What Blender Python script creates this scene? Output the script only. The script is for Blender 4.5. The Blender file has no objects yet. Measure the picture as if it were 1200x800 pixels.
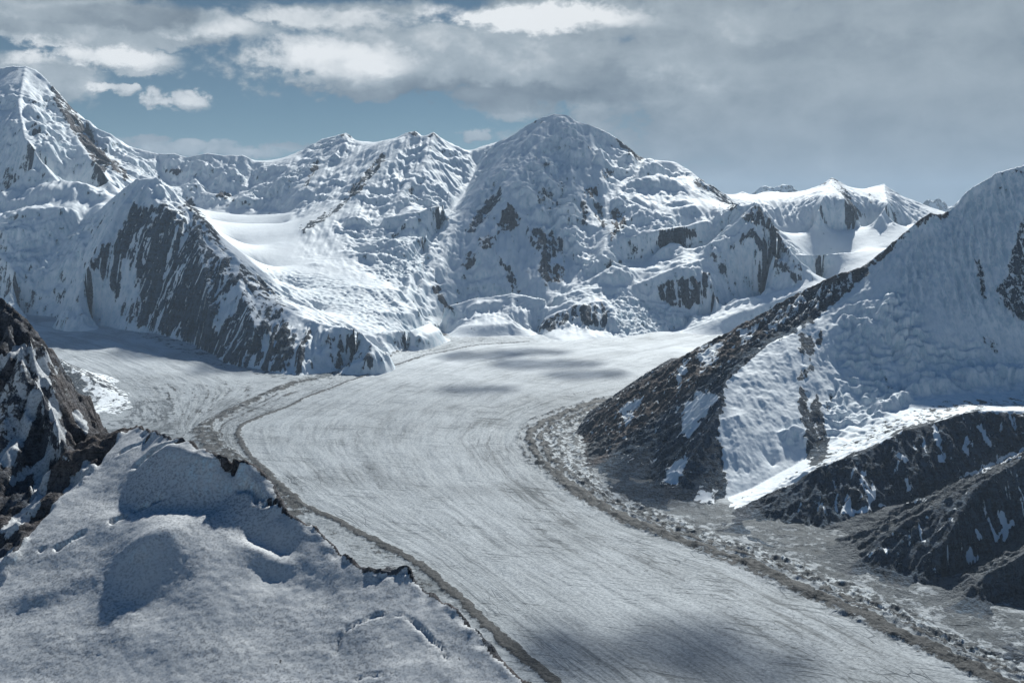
import bpy, math, time
import numpy as np
F = np.float32
T0 = time.time()
# ------------------------------------------------------------------ camera model
CAMZ = 1800.0
FOC = 1200.0
PITCH = math.atan(150.0 / 1200.0)
cp, sp = math.cos(PITCH), math.sin(PITCH)
SUN_AZ = math.radians(15.0)      # measured from +Y (view direction) towards +X
SUN_EL = math.radians(38.5)

def ray(px, py):
    a = (px - 600.0) / FOC
    b = (400.0 - py) / FOC
    return a, cp + sp * b, -sp + cp * b

def at(px, py, D):
    """world point seen at (px,py) lying D metres ahead of the viewpoint"""
    dx, dy, dz = ray(px, py)
    t = D / dy
    return (dx * t, D, CAMZ + dz * t)

def sstep(a, b, x):
    t = np.clip((x - a) / (b - a), 0, 1)
    return t * t * (3 - 2 * t)

def zglac(x, y):
    x = np.asarray(x, dtype=np.float64); y = np.asarray(y, dtype=np.float64)
    z = 0.03 * np.maximum(0, y - 9500)
    z = z + 0.065 * np.maximum(0, y - 10000) * sstep(2000, 4500, -x)
    z = z + 0.10 * np.maximum(0, y - 13300) * sstep(2500, 4200, x)
    return z

def on_glacier(px, py):
    dx, dy, dz = ray(px, py)
    lo, hi = 1500.0, 30000.0
    for _ in range(50):
        m = 0.5 * (lo + hi)
        z = CAMZ + dz * m / dy
        if z > float(zglac(dx * m / dy, m)): lo = m
        else: hi = m
    m = 0.5 * (lo + hi)
    return (dx * m / dy, m, CAMZ + dz * m / dy)

def P(p, k=1000.0):
    if len(p) == 2: return on_glacier(p[0], p[1])
    if len(p) == 4: return p[:3]            # already a world point
    return at(p[0], p[1], p[2] * k)

def project(x, y, z):
    rz = z - CAMZ
    d = np.maximum(cp * y - sp * rz, 1.0)
    return 600 + FOC * x / d, 400 - FOC * (sp * y + cp * rz) / d

# ------------------------------------------------------------------ noise
def _h(ix, iy, seed):
    n = (ix.astype(np.uint32) * np.uint32(374761393)) ^ (iy.astype(np.uint32) * np.uint32(668265263)) ^ np.uint32((seed * 2246822519 + 3266489917) & 0xffffffff)
    n = (n ^ (n >> np.uint32(13))) * np.uint32(1274126177)
    n = n ^ (n >> np.uint32(16))
    n = n * np.uint32(2654435761)
    return n ^ (n >> np.uint32(15))

def perlin(x, y, seed=0):
    x = np.asarray(x, dtype=F); y = np.asarray(y, dtype=F)
    fx = np.floor(x); fy = np.floor(y)
    ix = fx.astype(np.int64); iy = fy.astype(np.int64)
    x = x - fx; y = y - fy
    u = x * x * x * (x * (x * 6 - 15) + 10); v = y * y * y * (y * (y * 6 - 15) + 10)
    def g(a, b):
        h = _h(ix + a, iy + b, seed).astype(F) * F(2 * math.pi / 4294967296.0)
        return np.cos(h) * (x - a) + np.sin(h) * (y - b)
    a = g(0, 0); b = g(1, 0); c = g(0, 1); d = g(1, 1)
    r = a + u * (b - a)
    s = c + u * (d - c)
    return (r + v * (s - r)) * F(1.5)

def fbm(x, y, octv=4, seed=0, gain=0.5, lac=2.03):
    s = np.zeros(np.shape(x), F); a = 1.0; t = 0.0
    for o in range(octv):
        s += F(a) * perlin(x, y, seed + o * 17); t += a
        a *= gain; x = x * F(lac) + F(13.7); y = y * F(lac) - F(7.3)
    return s / F(t) * F(1.4)

def ridged(x, y, octv=4, seed=0, gain=0.5):
    s = np.zeros(np.shape(x), F); a = 1.0; t = 0.0; w = F(1.0)
    for o in range(octv):
        n = 1 - np.abs(perlin(x, y, seed + o * 29)) * F(1.6)
        n = np.clip(n, 0, 1) ** 2
        s += F(a) * n * w; w = np.clip(n * 1.6, 0, 1); t += a
        a *= gain; x = x * F(2.1) + F(5.1); y = y * F(2.1) + F(9.2)
    return s / F(t)

def gully(X, Y, gx, gy, lam, seed):
    """stripes that run down the slope (cells of jittered waves), with their own slope"""
    m = np.sqrt(gx * gx + gy * gy) + F(1e-6)
    dx = -gy / m; dy = gx / m
    x = X / F(lam); y = Y / F(lam)
    ix = np.floor(x); iy = np.floor(y)
    fx = x - ix; fy = y - iy
    va = np.zeros_like(x); vs = np.zeros_like(x); wt = np.zeros_like(x)
    for i in (-1, 0, 1, 2):
        for j in (-1, 0, 1, 2):
            h = _h((ix + i).astype(np.int64), (iy + j).astype(np.int64), seed)
            hx = (h & np.uint32(0xffff)).astype(F) / F(65536.0)
            hy = (h >> np.uint32(16)).astype(F) / F(65536.0)
            ppx = fx - i + (hx - F(.5)) * F(.6); ppy = fy - j + (hy - F(.5)) * F(.6)
            w = np.exp(-2 * (ppx * ppx + ppy * ppy))
            mag = (ppx * dx + ppy * dy) * F(2 * math.pi)
            va += np.cos(mag) * w; vs -= np.sin(mag) * w; wt += w
    va /= wt; vs /= wt
    return va, vs * dx * F(2 * math.pi / lam), vs * dy * F(2 * math.pi / lam)

def gullies(X, Y, Z, h, lam, octv, amp, seed, curl=1.0):
    """sum of octaves of gullies on height Z (grid step h); amp is the height of octave 0 in metres per unit slope; returns add, normalised signal"""
    gy, gx = np.gradient(Z, h)
    gx = gx.astype(F); gy = gy.astype(F)
    sl = np.sqrt(gx * gx + gy * gy)
    k = sstep(0.12, 0.7, sl).astype(F)
    add = np.zeros_like(X); sig = np.zeros_like(X); a = amp; t = 0
    for o in range(octv):
        v, vx, vy = gully(X, Y, gx, gy, lam, seed + 31 * o)
        add += a * v * k; sig += v * F(0.75 ** o); t += 0.75 ** o
        gx = gx + a * vx * k; gy = gy + a * vy * k
        a *= 0.5; lam *= 0.5
    return add, sig / F(t)

def blur(a, r):
    """gaussian-like blur: three box passes of radius r cells"""
    if r < 1: return a
    for _ in range(3):
        for ax in (0, 1):
            n = a.shape[ax]
            c = np.cumsum(np.concatenate([np.repeat(np.take(a, [0], ax), r + 1, ax), a, np.repeat(np.take(a, [n - 1], ax), r, ax)], ax).astype(np.float64), ax)
            a = (np.take(c, range(2 * r + 1, n + 2 * r + 1), ax) - np.take(c, range(0, n), ax)) / (2 * r + 1)
    return a.astype(F)

# ------------------------------------------------------------------ relief from crest, rib, gully and foot lines
def relax(z, m, v, n):
    for _ in range(n):
        p = np.pad(z, 1, mode='edge')
        z = 0.25 * (p[:-2, 1:-1] + p[2:, 1:-1] + p[1:-1, :-2] + p[1:-1, 2:])
        z = np.where(m, v, z)
    return z

def solve(m, v, fine=50):
    if min(m.shape) <= 24:
        z = np.full(m.shape, v[m].mean() if m.any() else 0.0, F)
        return relax(np.where(m, v, z), m, v, 500)
    ny, nx = m.shape
    Ny, Nx = (ny + 1) // 2, (nx + 1) // 2
    mp = np.zeros((Ny * 2, Nx * 2), F); vp = np.zeros((Ny * 2, Nx * 2), F)
    mp[:ny, :nx] = m; vp[:ny, :nx] = np.where(m, v, 0)
    cm = mp.reshape(Ny, 2, Nx, 2).sum((1, 3)); cv = vp.reshape(Ny, 2, Nx, 2).sum((1, 3))
    c = solve(cm > 0, np.where(cm > 0, cv / np.maximum(cm, 1), 0).astype(F), fine)
    yi = np.clip((np.arange(ny) - 0.5) / 2, 0, Ny - 1); xi = np.clip((np.arange(nx) - 0.5) / 2, 0, Nx - 1)
    y0 = np.minimum(yi.astype(int), Ny - 2); x0 = np.minimum(xi.astype(int), Nx - 2)
    fy = (yi - y0)[:, None].astype(F); fx = (xi - x0)[None].astype(F)
    z = (c[y0][:, x0] * (1 - fx) + c[y0][:, x0 + 1] * fx) * (1 - fy) + (c[y0 + 1][:, x0] * (1 - fx) + c[y0 + 1][:, x0 + 1] * fx) * fy
    return relax(np.where(m, v, z).astype(F), m, v, fine)

def dense(pts, step):
    pts = np.array(pts, float); out = [pts[:1]]
    for a, b in zip(pts[:-1], pts[1:]):
        n = max(1, int(np.ceil(np.linalg.norm(b[:2] - a[:2]) / step)))
        t = (np.arange(n) + 1)[:, None] / n
        out.append(a + (b - a) * t)
    return np.concatenate(out)

class Relief:
    def __init__(s, x0, x1, y0, y1, h):
        s.h = h
        s.x = np.arange(x0, x1 + h, h); s.y = np.arange(y0, y1 + h, h)
        s.X, s.Y = np.meshgrid(s.x.astype(F), s.y.astype(F))
        s.sum = np.zeros(s.X.shape); s.cnt = np.zeros(s.X.shape)
        s.seeds = []
    def line(s, pts, owner=None, k=1000.0, jag=0.0, seed=1):
        d = dense([P(p, k) for p in pts], s.h * 0.5)
        if jag:
            t = np.concatenate([[0], np.cumsum(np.linalg.norm(np.diff(d[:, :2], axis=0), axis=1))])
            d = d.copy()
            d[:, 2] += jag * fbm(t / 260.0, t * 0 + seed * 3.1, 4, seed, 0.6)
        ix = np.round((d[:, 0] - s.x[0]) / s.h).astype(int); iy = np.round((d[:, 1] - s.y[0]) / s.h).astype(int)
        ok = (ix >= 0) & (iy >= 0) & (ix < len(s.x)) & (iy < len(s.y))
        np.add.at(s.sum, (iy[ok], ix[ok]), d[ok, 2]); np.add.at(s.cnt, (iy[ok], ix[ok]), 1)
        if owner: s.seeds.append((owner, d[:: max(1, int(120 / s.h))]))
    def border(s, z, sides='lrbt'):
        for c, sl in (('l', (slice(None), 0)), ('r', (slice(None), -1)), ('b', (0, slice(None))), ('t', (-1, slice(None)))):
            if c in sides: s.sum[sl] = z; s.cnt[sl] = 1
    def build(s):
        m = s.cnt > 0
        s.mask = m
        s.Z = solve(m, np.where(m, s.sum / np.maximum(s.cnt, 1), 0).astype(F))
        return s.Z
    def near_lines(s, width):
        """1 on the drawn lines, falling to 0 at about width metres"""
        r = max(1, int(width / s.h / 2))
        b = blur((s.mask).astype(F), r)
        b[:3] = 0; b[-3:] = 0; b[:, :3] = 0; b[:, -3:] = 0
        return np.clip(b / max(1e-6, np.percentile(b[s.mask], 40)), 0, 1)
    def owners(s):
        best = np.full(s.X.shape, 1e20, F); own = np.zeros(s.X.shape, np.int16); names = []
        q = 6
        Xc, Yc = s.X[::q, ::q], s.Y[::q, ::q]
        best = np.full(Xc.shape, 1e20, F); own = np.zeros(Xc.shape, np.int16)
        for o, d in s.seeds:
            if o not in names: names.append(o)
            for p in d[::2]:
                r = (Xc - F(p[0])) ** 2 + (Yc - F(p[1])) ** 2
                w = r < best
                best = np.where(w, r, best); own = np.where(w, names.index(o), own)
        iy = np.minimum(np.arange(s.X.shape[0]) // q, Xc.shape[0] - 1); ix = np.minimum(np.arange(s.X.shape[1]) // q, Xc.shape[1] - 1)
        return own[iy][:, ix], names

# ------------------------------------------------------------------ where rock, ice and scree lie
def poly_mask(px, py, poly, soft):
    """1 inside the outline, 0 outside, with an edge about soft wide"""
    poly = np.array(poly, float)
    x0, y0 = poly.min(0) - soft * 2; x1, y1 = poly.max(0) + soft * 2
    sel = (px > x0) & (px < x1) & (py > y0) & (py < y1)
    out = np.zeros(px.shape, F)
    if not sel.any(): return out
    x = px[sel].astype(F); y = py[sel].astype(F)
    ins = np.zeros(x.shape, bool); d2 = np.full(x.shape, 1e9, F)
    for (ax, ay), (bx, by) in zip(poly, np.roll(poly, -1, 0)):
        ex, ey = bx - ax, by - ay
        t = np.clip(((x - ax) * ex + (y - ay) * ey) / (ex * ex + ey * ey + 1e-9), 0, 1)
        d2 = np.minimum(d2, (x - ax - t * ex) ** 2 + (y - ay - t * ey) ** 2)
        if ay != by:
            c = (ay > y) != (by > y)
            ins ^= c & (x < (bx - ax) * (y - ay) / (by - ay) + ax)
    d = np.sqrt(d2) * np.where(ins, 1, -1)
    out[sel] = sstep(-soft, soft, d)
    return out

def line_dist(px, py, pts, reach):
    pts = np.array(pts, float)
    x0, y0 = pts.min(0) - reach; x1, y1 = pts.max(0) + reach
    sel = (px > x0) & (px < x1) & (py > y0) & (py < y1)
    out = np.full(px.shape, 1e9, F)
    if not sel.any(): return out
    x = px[sel].astype(F); y = py[sel].astype(F); d2 = np.full(x.shape, 1e12, F)
    for (ax, ay), (bx, by) in zip(pts[:-1], pts[1:]):
        ex, ey = bx - ax, by - ay
        t = np.clip(((x - ax) * ex + (y - ay) * ey) / (ex * ex + ey * ey + 1e-9), 0, 1)
        d2 = np.minimum(d2, (x - ax - t * ex) ** 2 + (y - ay - t * ey) ** 2)
    out[sel] = np.sqrt(d2)
    return out

def paint(px, py, sig, patches, base=-0.6):
    """patches: (kind, points, amount, soft or width, tone). Returns rock and tone per vertex."""
    cov = np.full(px.shape, base, F); tone = np.full(px.shape, 0.3, F)
    for kind, pts, amt, w, tn in patches:
        if kind == 'poly': m = poly_mask(px, py, pts, w)
        else:
            m = 1 - sstep(w * 0.4, w * 1.6, line_dist(px, py, pts, w * 3))
        cov = cov + (F(amt) - cov) * m
        if tn is not None: tone = tone + (F(tn) - tone) * m
    return cov + sig, tone

def lumps(X, Y, Z, h, items, k=0.62, stretch=2.0):
    """rounded shelves of snow that stand out from the slope where they are listed: (px, py, half width px, half height px)"""
    px, py = project(X, Y, Z)
    add = np.zeros_like(Z)
    for q in items:
        cx, cy, hw, hh = q[:4]; kk = k * (q[4] if len(q) > 4 else 1.0)
        sel = (np.abs(px - cx) < 2.2) & (np.abs(py - cy) < 2.2)
        if not sel.any(): continue
        yy = np.where(sel, Y, 1e9); j = np.unravel_index(np.argmin(yy), yy.shape)
        x0, y0 = X[j], Y[j]; m = y0 / FOC
        rx, ry = hw * m, hh * m * stretch
        a = int(max(rx, ry) * 3 / h) + 2
        sl = (slice(max(0, j[0] - a), j[0] + a), slice(max(0, j[1] - a), j[1] + a))
        u = (X[sl] - x0); v = (Y[sl] - y0)
        u = u + fbm(X[sl] / (rx * 1.2), Y[sl] / (rx * 1.2), 3, int(cx)) * rx * 0.5; v = v + fbm(X[sl] / (rx * 0.8), Y[sl] / (rx * 0.8), 3, int(cy) + 7) * ry * 0.7
        r2 = (u / rx) ** 2 + (v / ry) ** 2
        add[sl] += kk * ry * np.exp(-r2 ** 1.4)
    return add

# ------------------------------------------------------------------ mesh from a grid
def grid_object(name, X, Y, Z, faces, attrs, mat, label, cat, kind='structure', smooth=True):
    ny, nx = X.shape
    idx = np.arange(ny * nx).reshape(ny, nx)
    q = np.stack([idx[:-1, :-1], idx[:-1, 1:], idx[1:, 1:], idx[1:, :-1]], -1)[faces]
    used = np.unique(q)
    remap = np.zeros(ny * nx, np.int32); remap[used] = np.arange(len(used))
    q = remap[q]
    me = bpy.data.meshes.new(name)
    co = np.stack([X.ravel()[used], Y.ravel()[used], Z.ravel()[used]], -1).astype(np.float64)
    org = np.array([co[:, 0].mean(), co[:, 1].mean(), co[:, 2].min()])
    me.vertices.add(len(used)); me.vertices.foreach_set('co', (co - org).astype(F).ravel())
    me.loops.add(q.size); me.loops.foreach_set('vertex_index', q.ravel().astype(np.int32))
    me.polygons.add(len(q)); me.polygons.foreach_set('loop_start', (np.arange(len(q)) * 4).astype(np.int32))
    me.polygons.foreach_set('use_smooth', np.full(len(q), smooth))
    for k, a in attrs.items():
        at_ = me.attributes.new(k, 'FLOAT', 'POINT')
        at_.data.foreach_set('value', np.ascontiguousarray(a.ravel()[used].astype(F)))
    me.materials.append(mat)
    me.update(calc_edges=True)
    ob = bpy.data.objects.new(name, me)
    ob.location = org
    bpy.context.scene.collection.objects.link(ob)
    ob['label'] = label; ob['category'] = cat; ob['kind'] = kind
    return ob

def quads(mask_or_val, fn='all'):
    a = mask_or_val
    if fn == 'all': return a[:-1, :-1] & a[1:, :-1] & a[:-1, 1:] & a[1:, 1:]
    return a[:-1, :-1] | a[1:, :-1] | a[:-1, 1:] | a[1:, 1:]

# ------------------------------------------------------------------ materials
class NT:
    def __init__(s, name):
        s.m = bpy.data.materials.new(name); s.m.use_nodes = True
        s.t = s.m.node_tree; s.t.nodes.clear()
    def n(s, typ, ins=None, **kw):
        nd = s.t.nodes.new(typ)
        for k, v in kw.items(): setattr(nd, k, v)
        for k, v in (ins or {}).items(): s.set(nd, k, v)
        return nd
    def set(s, nd, k, v):
        i = nd.inputs[k]
        if hasattr(v, 'links') or hasattr(v, 'is_output'): s.t.links.new(v, i)
        else: i.default_value = v
    def math(s, op, a, b=None, c=None, clamp=False):
        nd = s.n('ShaderNodeMath', operation=op, use_clamp=clamp)
        for i, v in enumerate((a, b, c)):
            if v is not None: s.set(nd, i, v)
        return nd.outputs[0]
    def attr(s, name): return s.n('ShaderNodeAttribute', attribute_name=name).outputs['Fac']
    def noise(s, vec, scale, detail=4.0, rough=0.55, dist=0.0):
        nd = s.n('ShaderNodeTexNoise', {'Vector': vec, 'Scale': scale, 'Detail': detail, 'Roughness': rough, 'Distortion': dist})
        return nd.outputs['Fac']
    def vmath(s, op, a, b):
        nd = s.n('ShaderNodeVectorMath', {0: a, 1: b}, operation=op); return nd.outputs[0]
    def step(s, x, a, b, lo=0.0, hi=1.0):
        nd = s.n('ShaderNodeMapRange', {0: x, 1: a, 2: b, 3: lo, 4: hi}, interpolation_type='SMOOTHSTEP'); return nd.outputs[0]
    def mix(s, f, a, b):
        nd = s.n('ShaderNodeMix', data_type='RGBA'); s.set(nd, 0, f); s.set(nd, 6, a); s.set(nd, 7, b); return nd.outputs[2]
    def out(s, bsdf): s.n('ShaderNodeOutputMaterial', {'Surface': bsdf})
    def pos(s): return s.n('ShaderNodeNewGeometry').outputs['Position']

def rgb(r, g, b): return (r, g, b, 1.0)

def mountain_material(name, px, snow=(0.83, 0.86, 0.875), sugar=0.0, snow_bump=1.0, rock_bump=1.0, edge=0.16, ledge=0.18, streaky=1.6, flute=0.5):
    """px: metres covered by one picture element where the thing stands; sets the size of the finest grain"""
    s = NT(name)
    pos = s.pos()
    rock = s.attr('rock'); tone = s.attr('tone'); ice = s.attr('ice')
    n1 = s.noise(pos, 1 / (9 * px), 6, 0.66)
    n2 = s.noise(pos, 1 / (28 * px), 4, 0.55)
    n3 = s.noise(pos, 1 / (2.4 * px), 3, 0.65)
    strat = s.noise(s.vmath('MULTIPLY', pos, (0.22, 0.22, 1.5)), 1 / (5 * px), 6, 0.65, 0.5)
    streak = s.noise(s.vmath('MULTIPLY', pos, (1.0, 0.6, 0.17)), 1 / (5.5 * px), 5, 0.62, 0.3)   # runs of snow and water down the fall line
    nz = s.n('ShaderNodeSeparateXYZ', {0: s.n('ShaderNodeNewGeometry').outputs['Normal']}).outputs[2]
    r = s.math('ADD', rock, s.math('MULTIPLY', s.math('SUBTRACT', n1, 0.5), 1.5))
    r = s.math('ADD', r, s.math('MULTIPLY', s.math('SUBTRACT', n3, 0.5), 0.9))
    r = s.math('ADD', r, s.math('MULTIPLY', s.math('SUBTRACT', streak, 0.5), streaky))
    # flat ledges keep their snow
    r = s.math('SUBTRACT', r, s.step(nz, 0.80, 0.97, 0.0, ledge))
    rk = s.step(r, 0.42, 0.42 + edge)
    # colours
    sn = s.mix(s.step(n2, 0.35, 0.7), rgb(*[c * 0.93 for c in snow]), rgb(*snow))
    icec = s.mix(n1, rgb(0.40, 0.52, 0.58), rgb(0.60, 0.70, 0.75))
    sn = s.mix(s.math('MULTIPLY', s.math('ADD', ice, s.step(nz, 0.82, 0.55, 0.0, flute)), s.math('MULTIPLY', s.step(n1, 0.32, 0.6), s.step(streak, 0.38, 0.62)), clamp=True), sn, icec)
    if sugar:
        g1 = s.noise(pos, 1 / (2.1 * px), 2, 0.6)
        g2 = s.noise(pos, 1 / (60 * px), 4, 0.6)
        gg = s.math('MULTIPLY', s.step(g1, 0.46, 0.62), s.step(g2, 0.30, 0.62, 0.45, 1.0))
        sn = s.mix(s.math('MULTIPLY', gg, sugar), sn, rgb(0.16, 0.17, 0.185))
    sk2 = s.step(s.math('ADD', s.math('MULTIPLY', strat, 0.25), s.math('MULTIPLY', s.math('ADD', streak, n3), 0.375)), 0.42, 0.59)
    dark = s.mix(sk2, rgb(0.014, 0.024, 0.036), rgb(0.080, 0.125, 0.176))
    brown = s.mix(sk2, rgb(0.050, 0.040, 0.037), rgb(0.175, 0.142, 0.126))
    tn = s.math('ADD', tone, s.math('MULTIPLY', s.math('SUBTRACT', n2, 0.5), 0.6), clamp=True)
    rc = s.mix(tn, dark, brown)
    rc = s.mix(s.attr('scree'), rc, s.mix(n1, rgb(0.05, 0.058, 0.064), rgb(0.20, 0.212, 0.222)))
    col = s.mix(rk, sn, rc)
    # relief
    hr = s.math('ADD', s.math('MULTIPLY', n1, 6.0 * px * rock_bump), s.math('MULTIPLY', s.math('ADD', strat, streak), 4.0 * px * rock_bump))
    hr = s.math('ADD', hr, s.math('MULTIPLY', n3, 1.6 * px * rock_bump))
    hs = s.math('ADD', s.math('MULTIPLY', n2, 1.5 * px * snow_bump), s.math('MULTIPLY', n1, 0.7 * px * snow_bump))
    hs = s.math('ADD', hs, s.math('ADD', s.math('MULTIPLY', n3, 0.3 * px * snow_bump), s.math('MULTIPLY', s.math('MULTIPLY', streak, s.step(nz, 0.92, 0.7)), 0.9 * px * snow_bump)))
    h = s.math('ADD', s.math('MULTIPLY', hr, rk), s.math('MULTIPLY', hs, s.math('SUBTRACT', 1.0, rk)))
    bump = s.n('ShaderNodeBump', {'Strength': 0.85, 'Distance': 1.0, 'Height': h})
    rough = s.math('ADD', s.math('MULTIPLY', rk, 0.2), 0.68)
    b = s.n('ShaderNodeBsdfPrincipled', {'Base Color': col, 'Roughness': rough, 'Specular IOR Level': 0.18, 'Normal': bump.outputs[0]})
    s.out(b.outputs[0])
    return s.m

def glacier_material(name):
    s = NT(name)
    pos = s.pos()
    psi = s.attr('psi'); deb = s.attr('debris'); stone = s.attr('stone'); ser = s.attr('serac'); dirt = s.attr('dirt'); dist = s.attr('far')
    xyz = s.n('ShaderNodeSeparateXYZ', {0: pos})
    flow = s.n('ShaderNodeCombineXYZ', {0: s.math('ADD', psi, s.math('MULTIPLY', s.math('SUBTRACT', s.noise(pos, 1 / 140.0, 4), 0.5), 70.0)), 1: s.math('MULTIPLY', xyz.outputs[1], 0.13), 2: 0.0}).outputs[0]
    warp = s.math('MULTIPLY', s.math('SUBTRACT', s.noise(pos, 1 / 500.0, 3), 0.5), 120.0)
    flow2 = s.n('ShaderNodeCombineXYZ', {0: s.math('ADD', psi, warp), 1: s.math('MULTIPLY', xyz.outputs[1], 0.05), 2: 3.0}).outputs[0]
    f1 = s.noise(flow, 1 / 22.0, 4, 0.65)
    f2 = s.noise(flow2, 1 / 110.0, 4, 0.6)
    # shallow crevasses that cross the flow at an angle
    arc = s.n('ShaderNodeCombineXYZ', {0: s.math('ADD', s.math('MULTIPLY', xyz.outputs[1], 1.0), s.math('MULTIPLY', xyz.outputs[0], 0.34)), 1: s.math('MULTIPLY', xyz.outputs[0], 0.07), 2: 0.0}).outputs[0]
    arcw = s.vmath('ADD', arc, s.n('ShaderNodeCombineXYZ', {0: s.math('MULTIPLY', warp, 0.6)}).outputs[0])
    c1 = s.noise(arcw, 1 / 30.0, 3, 0.6)
    crev = s.math('MULTIPLY', s.step(c1, 0.545, 0.62), s.step(s.noise(pos, 1 / 420.0, 3), 0.44, 0.60))
    g = s.noise(pos, 1 / 16.0, 5, 0.7)
    big = s.noise(pos, 1 / 700.0, 4, 0.6)
    # a belt of open cracks where the ice bends, and melt runnels along the flow
    wv = s.n('ShaderNodeTexVoronoi', {'Vector': s.n('ShaderNodeCombineXYZ', {0: s.math('ADD', psi, s.math('MULTIPLY', warp, 0.5)), 1: s.math('ADD', s.math('MULTIPLY', xyz.outputs[1], 0.45), warp), 2: 0.0}).outputs[0], 'Scale': 1 / 75.0}, feature='DISTANCE_TO_EDGE').outputs['Distance']
    crev2 = s.math('MULTIPLY', s.step(wv, 0.045, 0.0), s.math('MULTIPLY', s.step(s.noise(pos, 1 / 600.0, 3), 0.50, 0.60), s.attr('crack')))
    crev = s.math('MAXIMUM', crev, crev2)
    # ice with wind packed snow, dirt and painted crevasse shade
    clean = s.mix(s.step(g, 0.35, 0.65), rgb(0.23, 0.25, 0.268), rgb(0.41, 0.435, 0.45))
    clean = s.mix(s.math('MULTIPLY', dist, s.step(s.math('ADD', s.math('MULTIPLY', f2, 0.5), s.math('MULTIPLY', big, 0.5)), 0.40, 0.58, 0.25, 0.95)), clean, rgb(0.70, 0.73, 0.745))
    grit_shade = s.math('ADD', s.math('MULTIPLY', s.math('MULTIPLY', s.step(f1, 0.50, 0.70), s.step(s.noise(pos, 1 / 380.0, 3, 0.6), 0.38, 0.62)), 0.45), s.math('MULTIPLY', s.step(f2, 0.45, 0.72), 0.34))
    grit_shade = s.math('ADD', grit_shade, s.math('MULTIPLY', s.step(big, 0.42, 0.66), 0.34))
    grit_shade = s.math('ADD', grit_shade, s.math('MULTIPLY', crev, 0.5))  # crevasse lines darkened in colour for the shade in their depth
    pep = s.noise(pos, 1 / 26.0, 3, 0.75); mot = s.noise(s.vmath('MULTIPLY', flow2, (1.0, 1.6, 1.0)), 1 / 60.0, 5, 0.7)
    grit_shade = s.math('ADD', grit_shade, s.math('MULTIPLY', s.step(pep, 0.53, 0.68), 0.55))
    grit_shade = s.math('ADD', grit_shade, s.math('MULTIPLY', s.step(mot, 0.47, 0.66), 0.5))
    grit_shade = s.math('MULTIPLY', grit_shade, dirt, clamp=True)
    ice = s.mix(grit_shade, clean, rgb(0.085, 0.096, 0.103))
    # rubble
    d = s.math('ADD', deb, s.math('MULTIPLY', s.math('SUBTRACT', g, 0.5), 1.1))
    g3 = s.noise(pos, 1 / 55.0, 4, 0.65)
    d = s.math('ADD', d, s.math('MULTIPLY', s.math('SUBTRACT', f1, 0.5), 0.8))
    d = s.math('ADD', d, s.math('MULTIPLY', s.math('SUBTRACT', g3, 0.5), 1.3))
    dm = s.step(d, 0.42, 0.62)
    k = s.math('ADD', s.math('MULTIPLY', s.noise(pos, 1 / 14.0, 4, 0.75), 0.5), s.math('MULTIPLY', s.math('ADD', g3, f2), 0.25))
    rub = s.mix(s.step(k, 0.40, 0.60), rgb(0.008, 0.009, 0.010), rgb(0.062, 0.059, 0.056))
    rub = s.mix(stone, rub, s.mix(s.step(k, 0.40, 0.60), rgb(0.020, 0.026, 0.030), rgb(0.115, 0.130, 0.142)))
    # broken pinnacles: white ice, the shade of hollows painted dark between
    v = s.n('ShaderNodeTexVoronoi', {'Vector': pos, 'Scale': 1 / 46.0}, feature='F1').outputs['Distance']
    sv = s.math('ADD', v, s.math('MULTIPLY', s.math('SUBTRACT', g, 0.5), 0.9))
    serc = s.mix(s.step(sv, 0.30, 0.62), rgb(0.46, 0.49, 0.505), rgb(0.06, 0.067, 0.073))
    ice = s.mix(s.step(s.math('ADD', ser, s.math('MULTIPLY', s.math('SUBTRACT', g, 0.5), 0.8)), 0.4, 0.6), ice, serc)
    col = s.mix(dm, ice, rub)
    h = s.math('ADD', s.math('MULTIPLY', f1, -6.0), s.math('MULTIPLY', g, 4.0))
    h = s.math('ADD', h, s.math('MULTIPLY', crev, -5.0))
    h = s.math('ADD', h, s.math('MULTIPLY', s.math('MULTIPLY', k, dm), 10.0))
    bump = s.n('ShaderNodeBump', {'Strength': 0.7, 'Distance': 1.0, 'Height': h})
    b = s.n('ShaderNodeBsdfPrincipled', {'Base Color': col, 'Roughness': 0.7, 'Specular IOR Level': 0.15, 'Normal': bump.outputs[0]})
    s.out(b.outputs[0])
    return s.m

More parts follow.
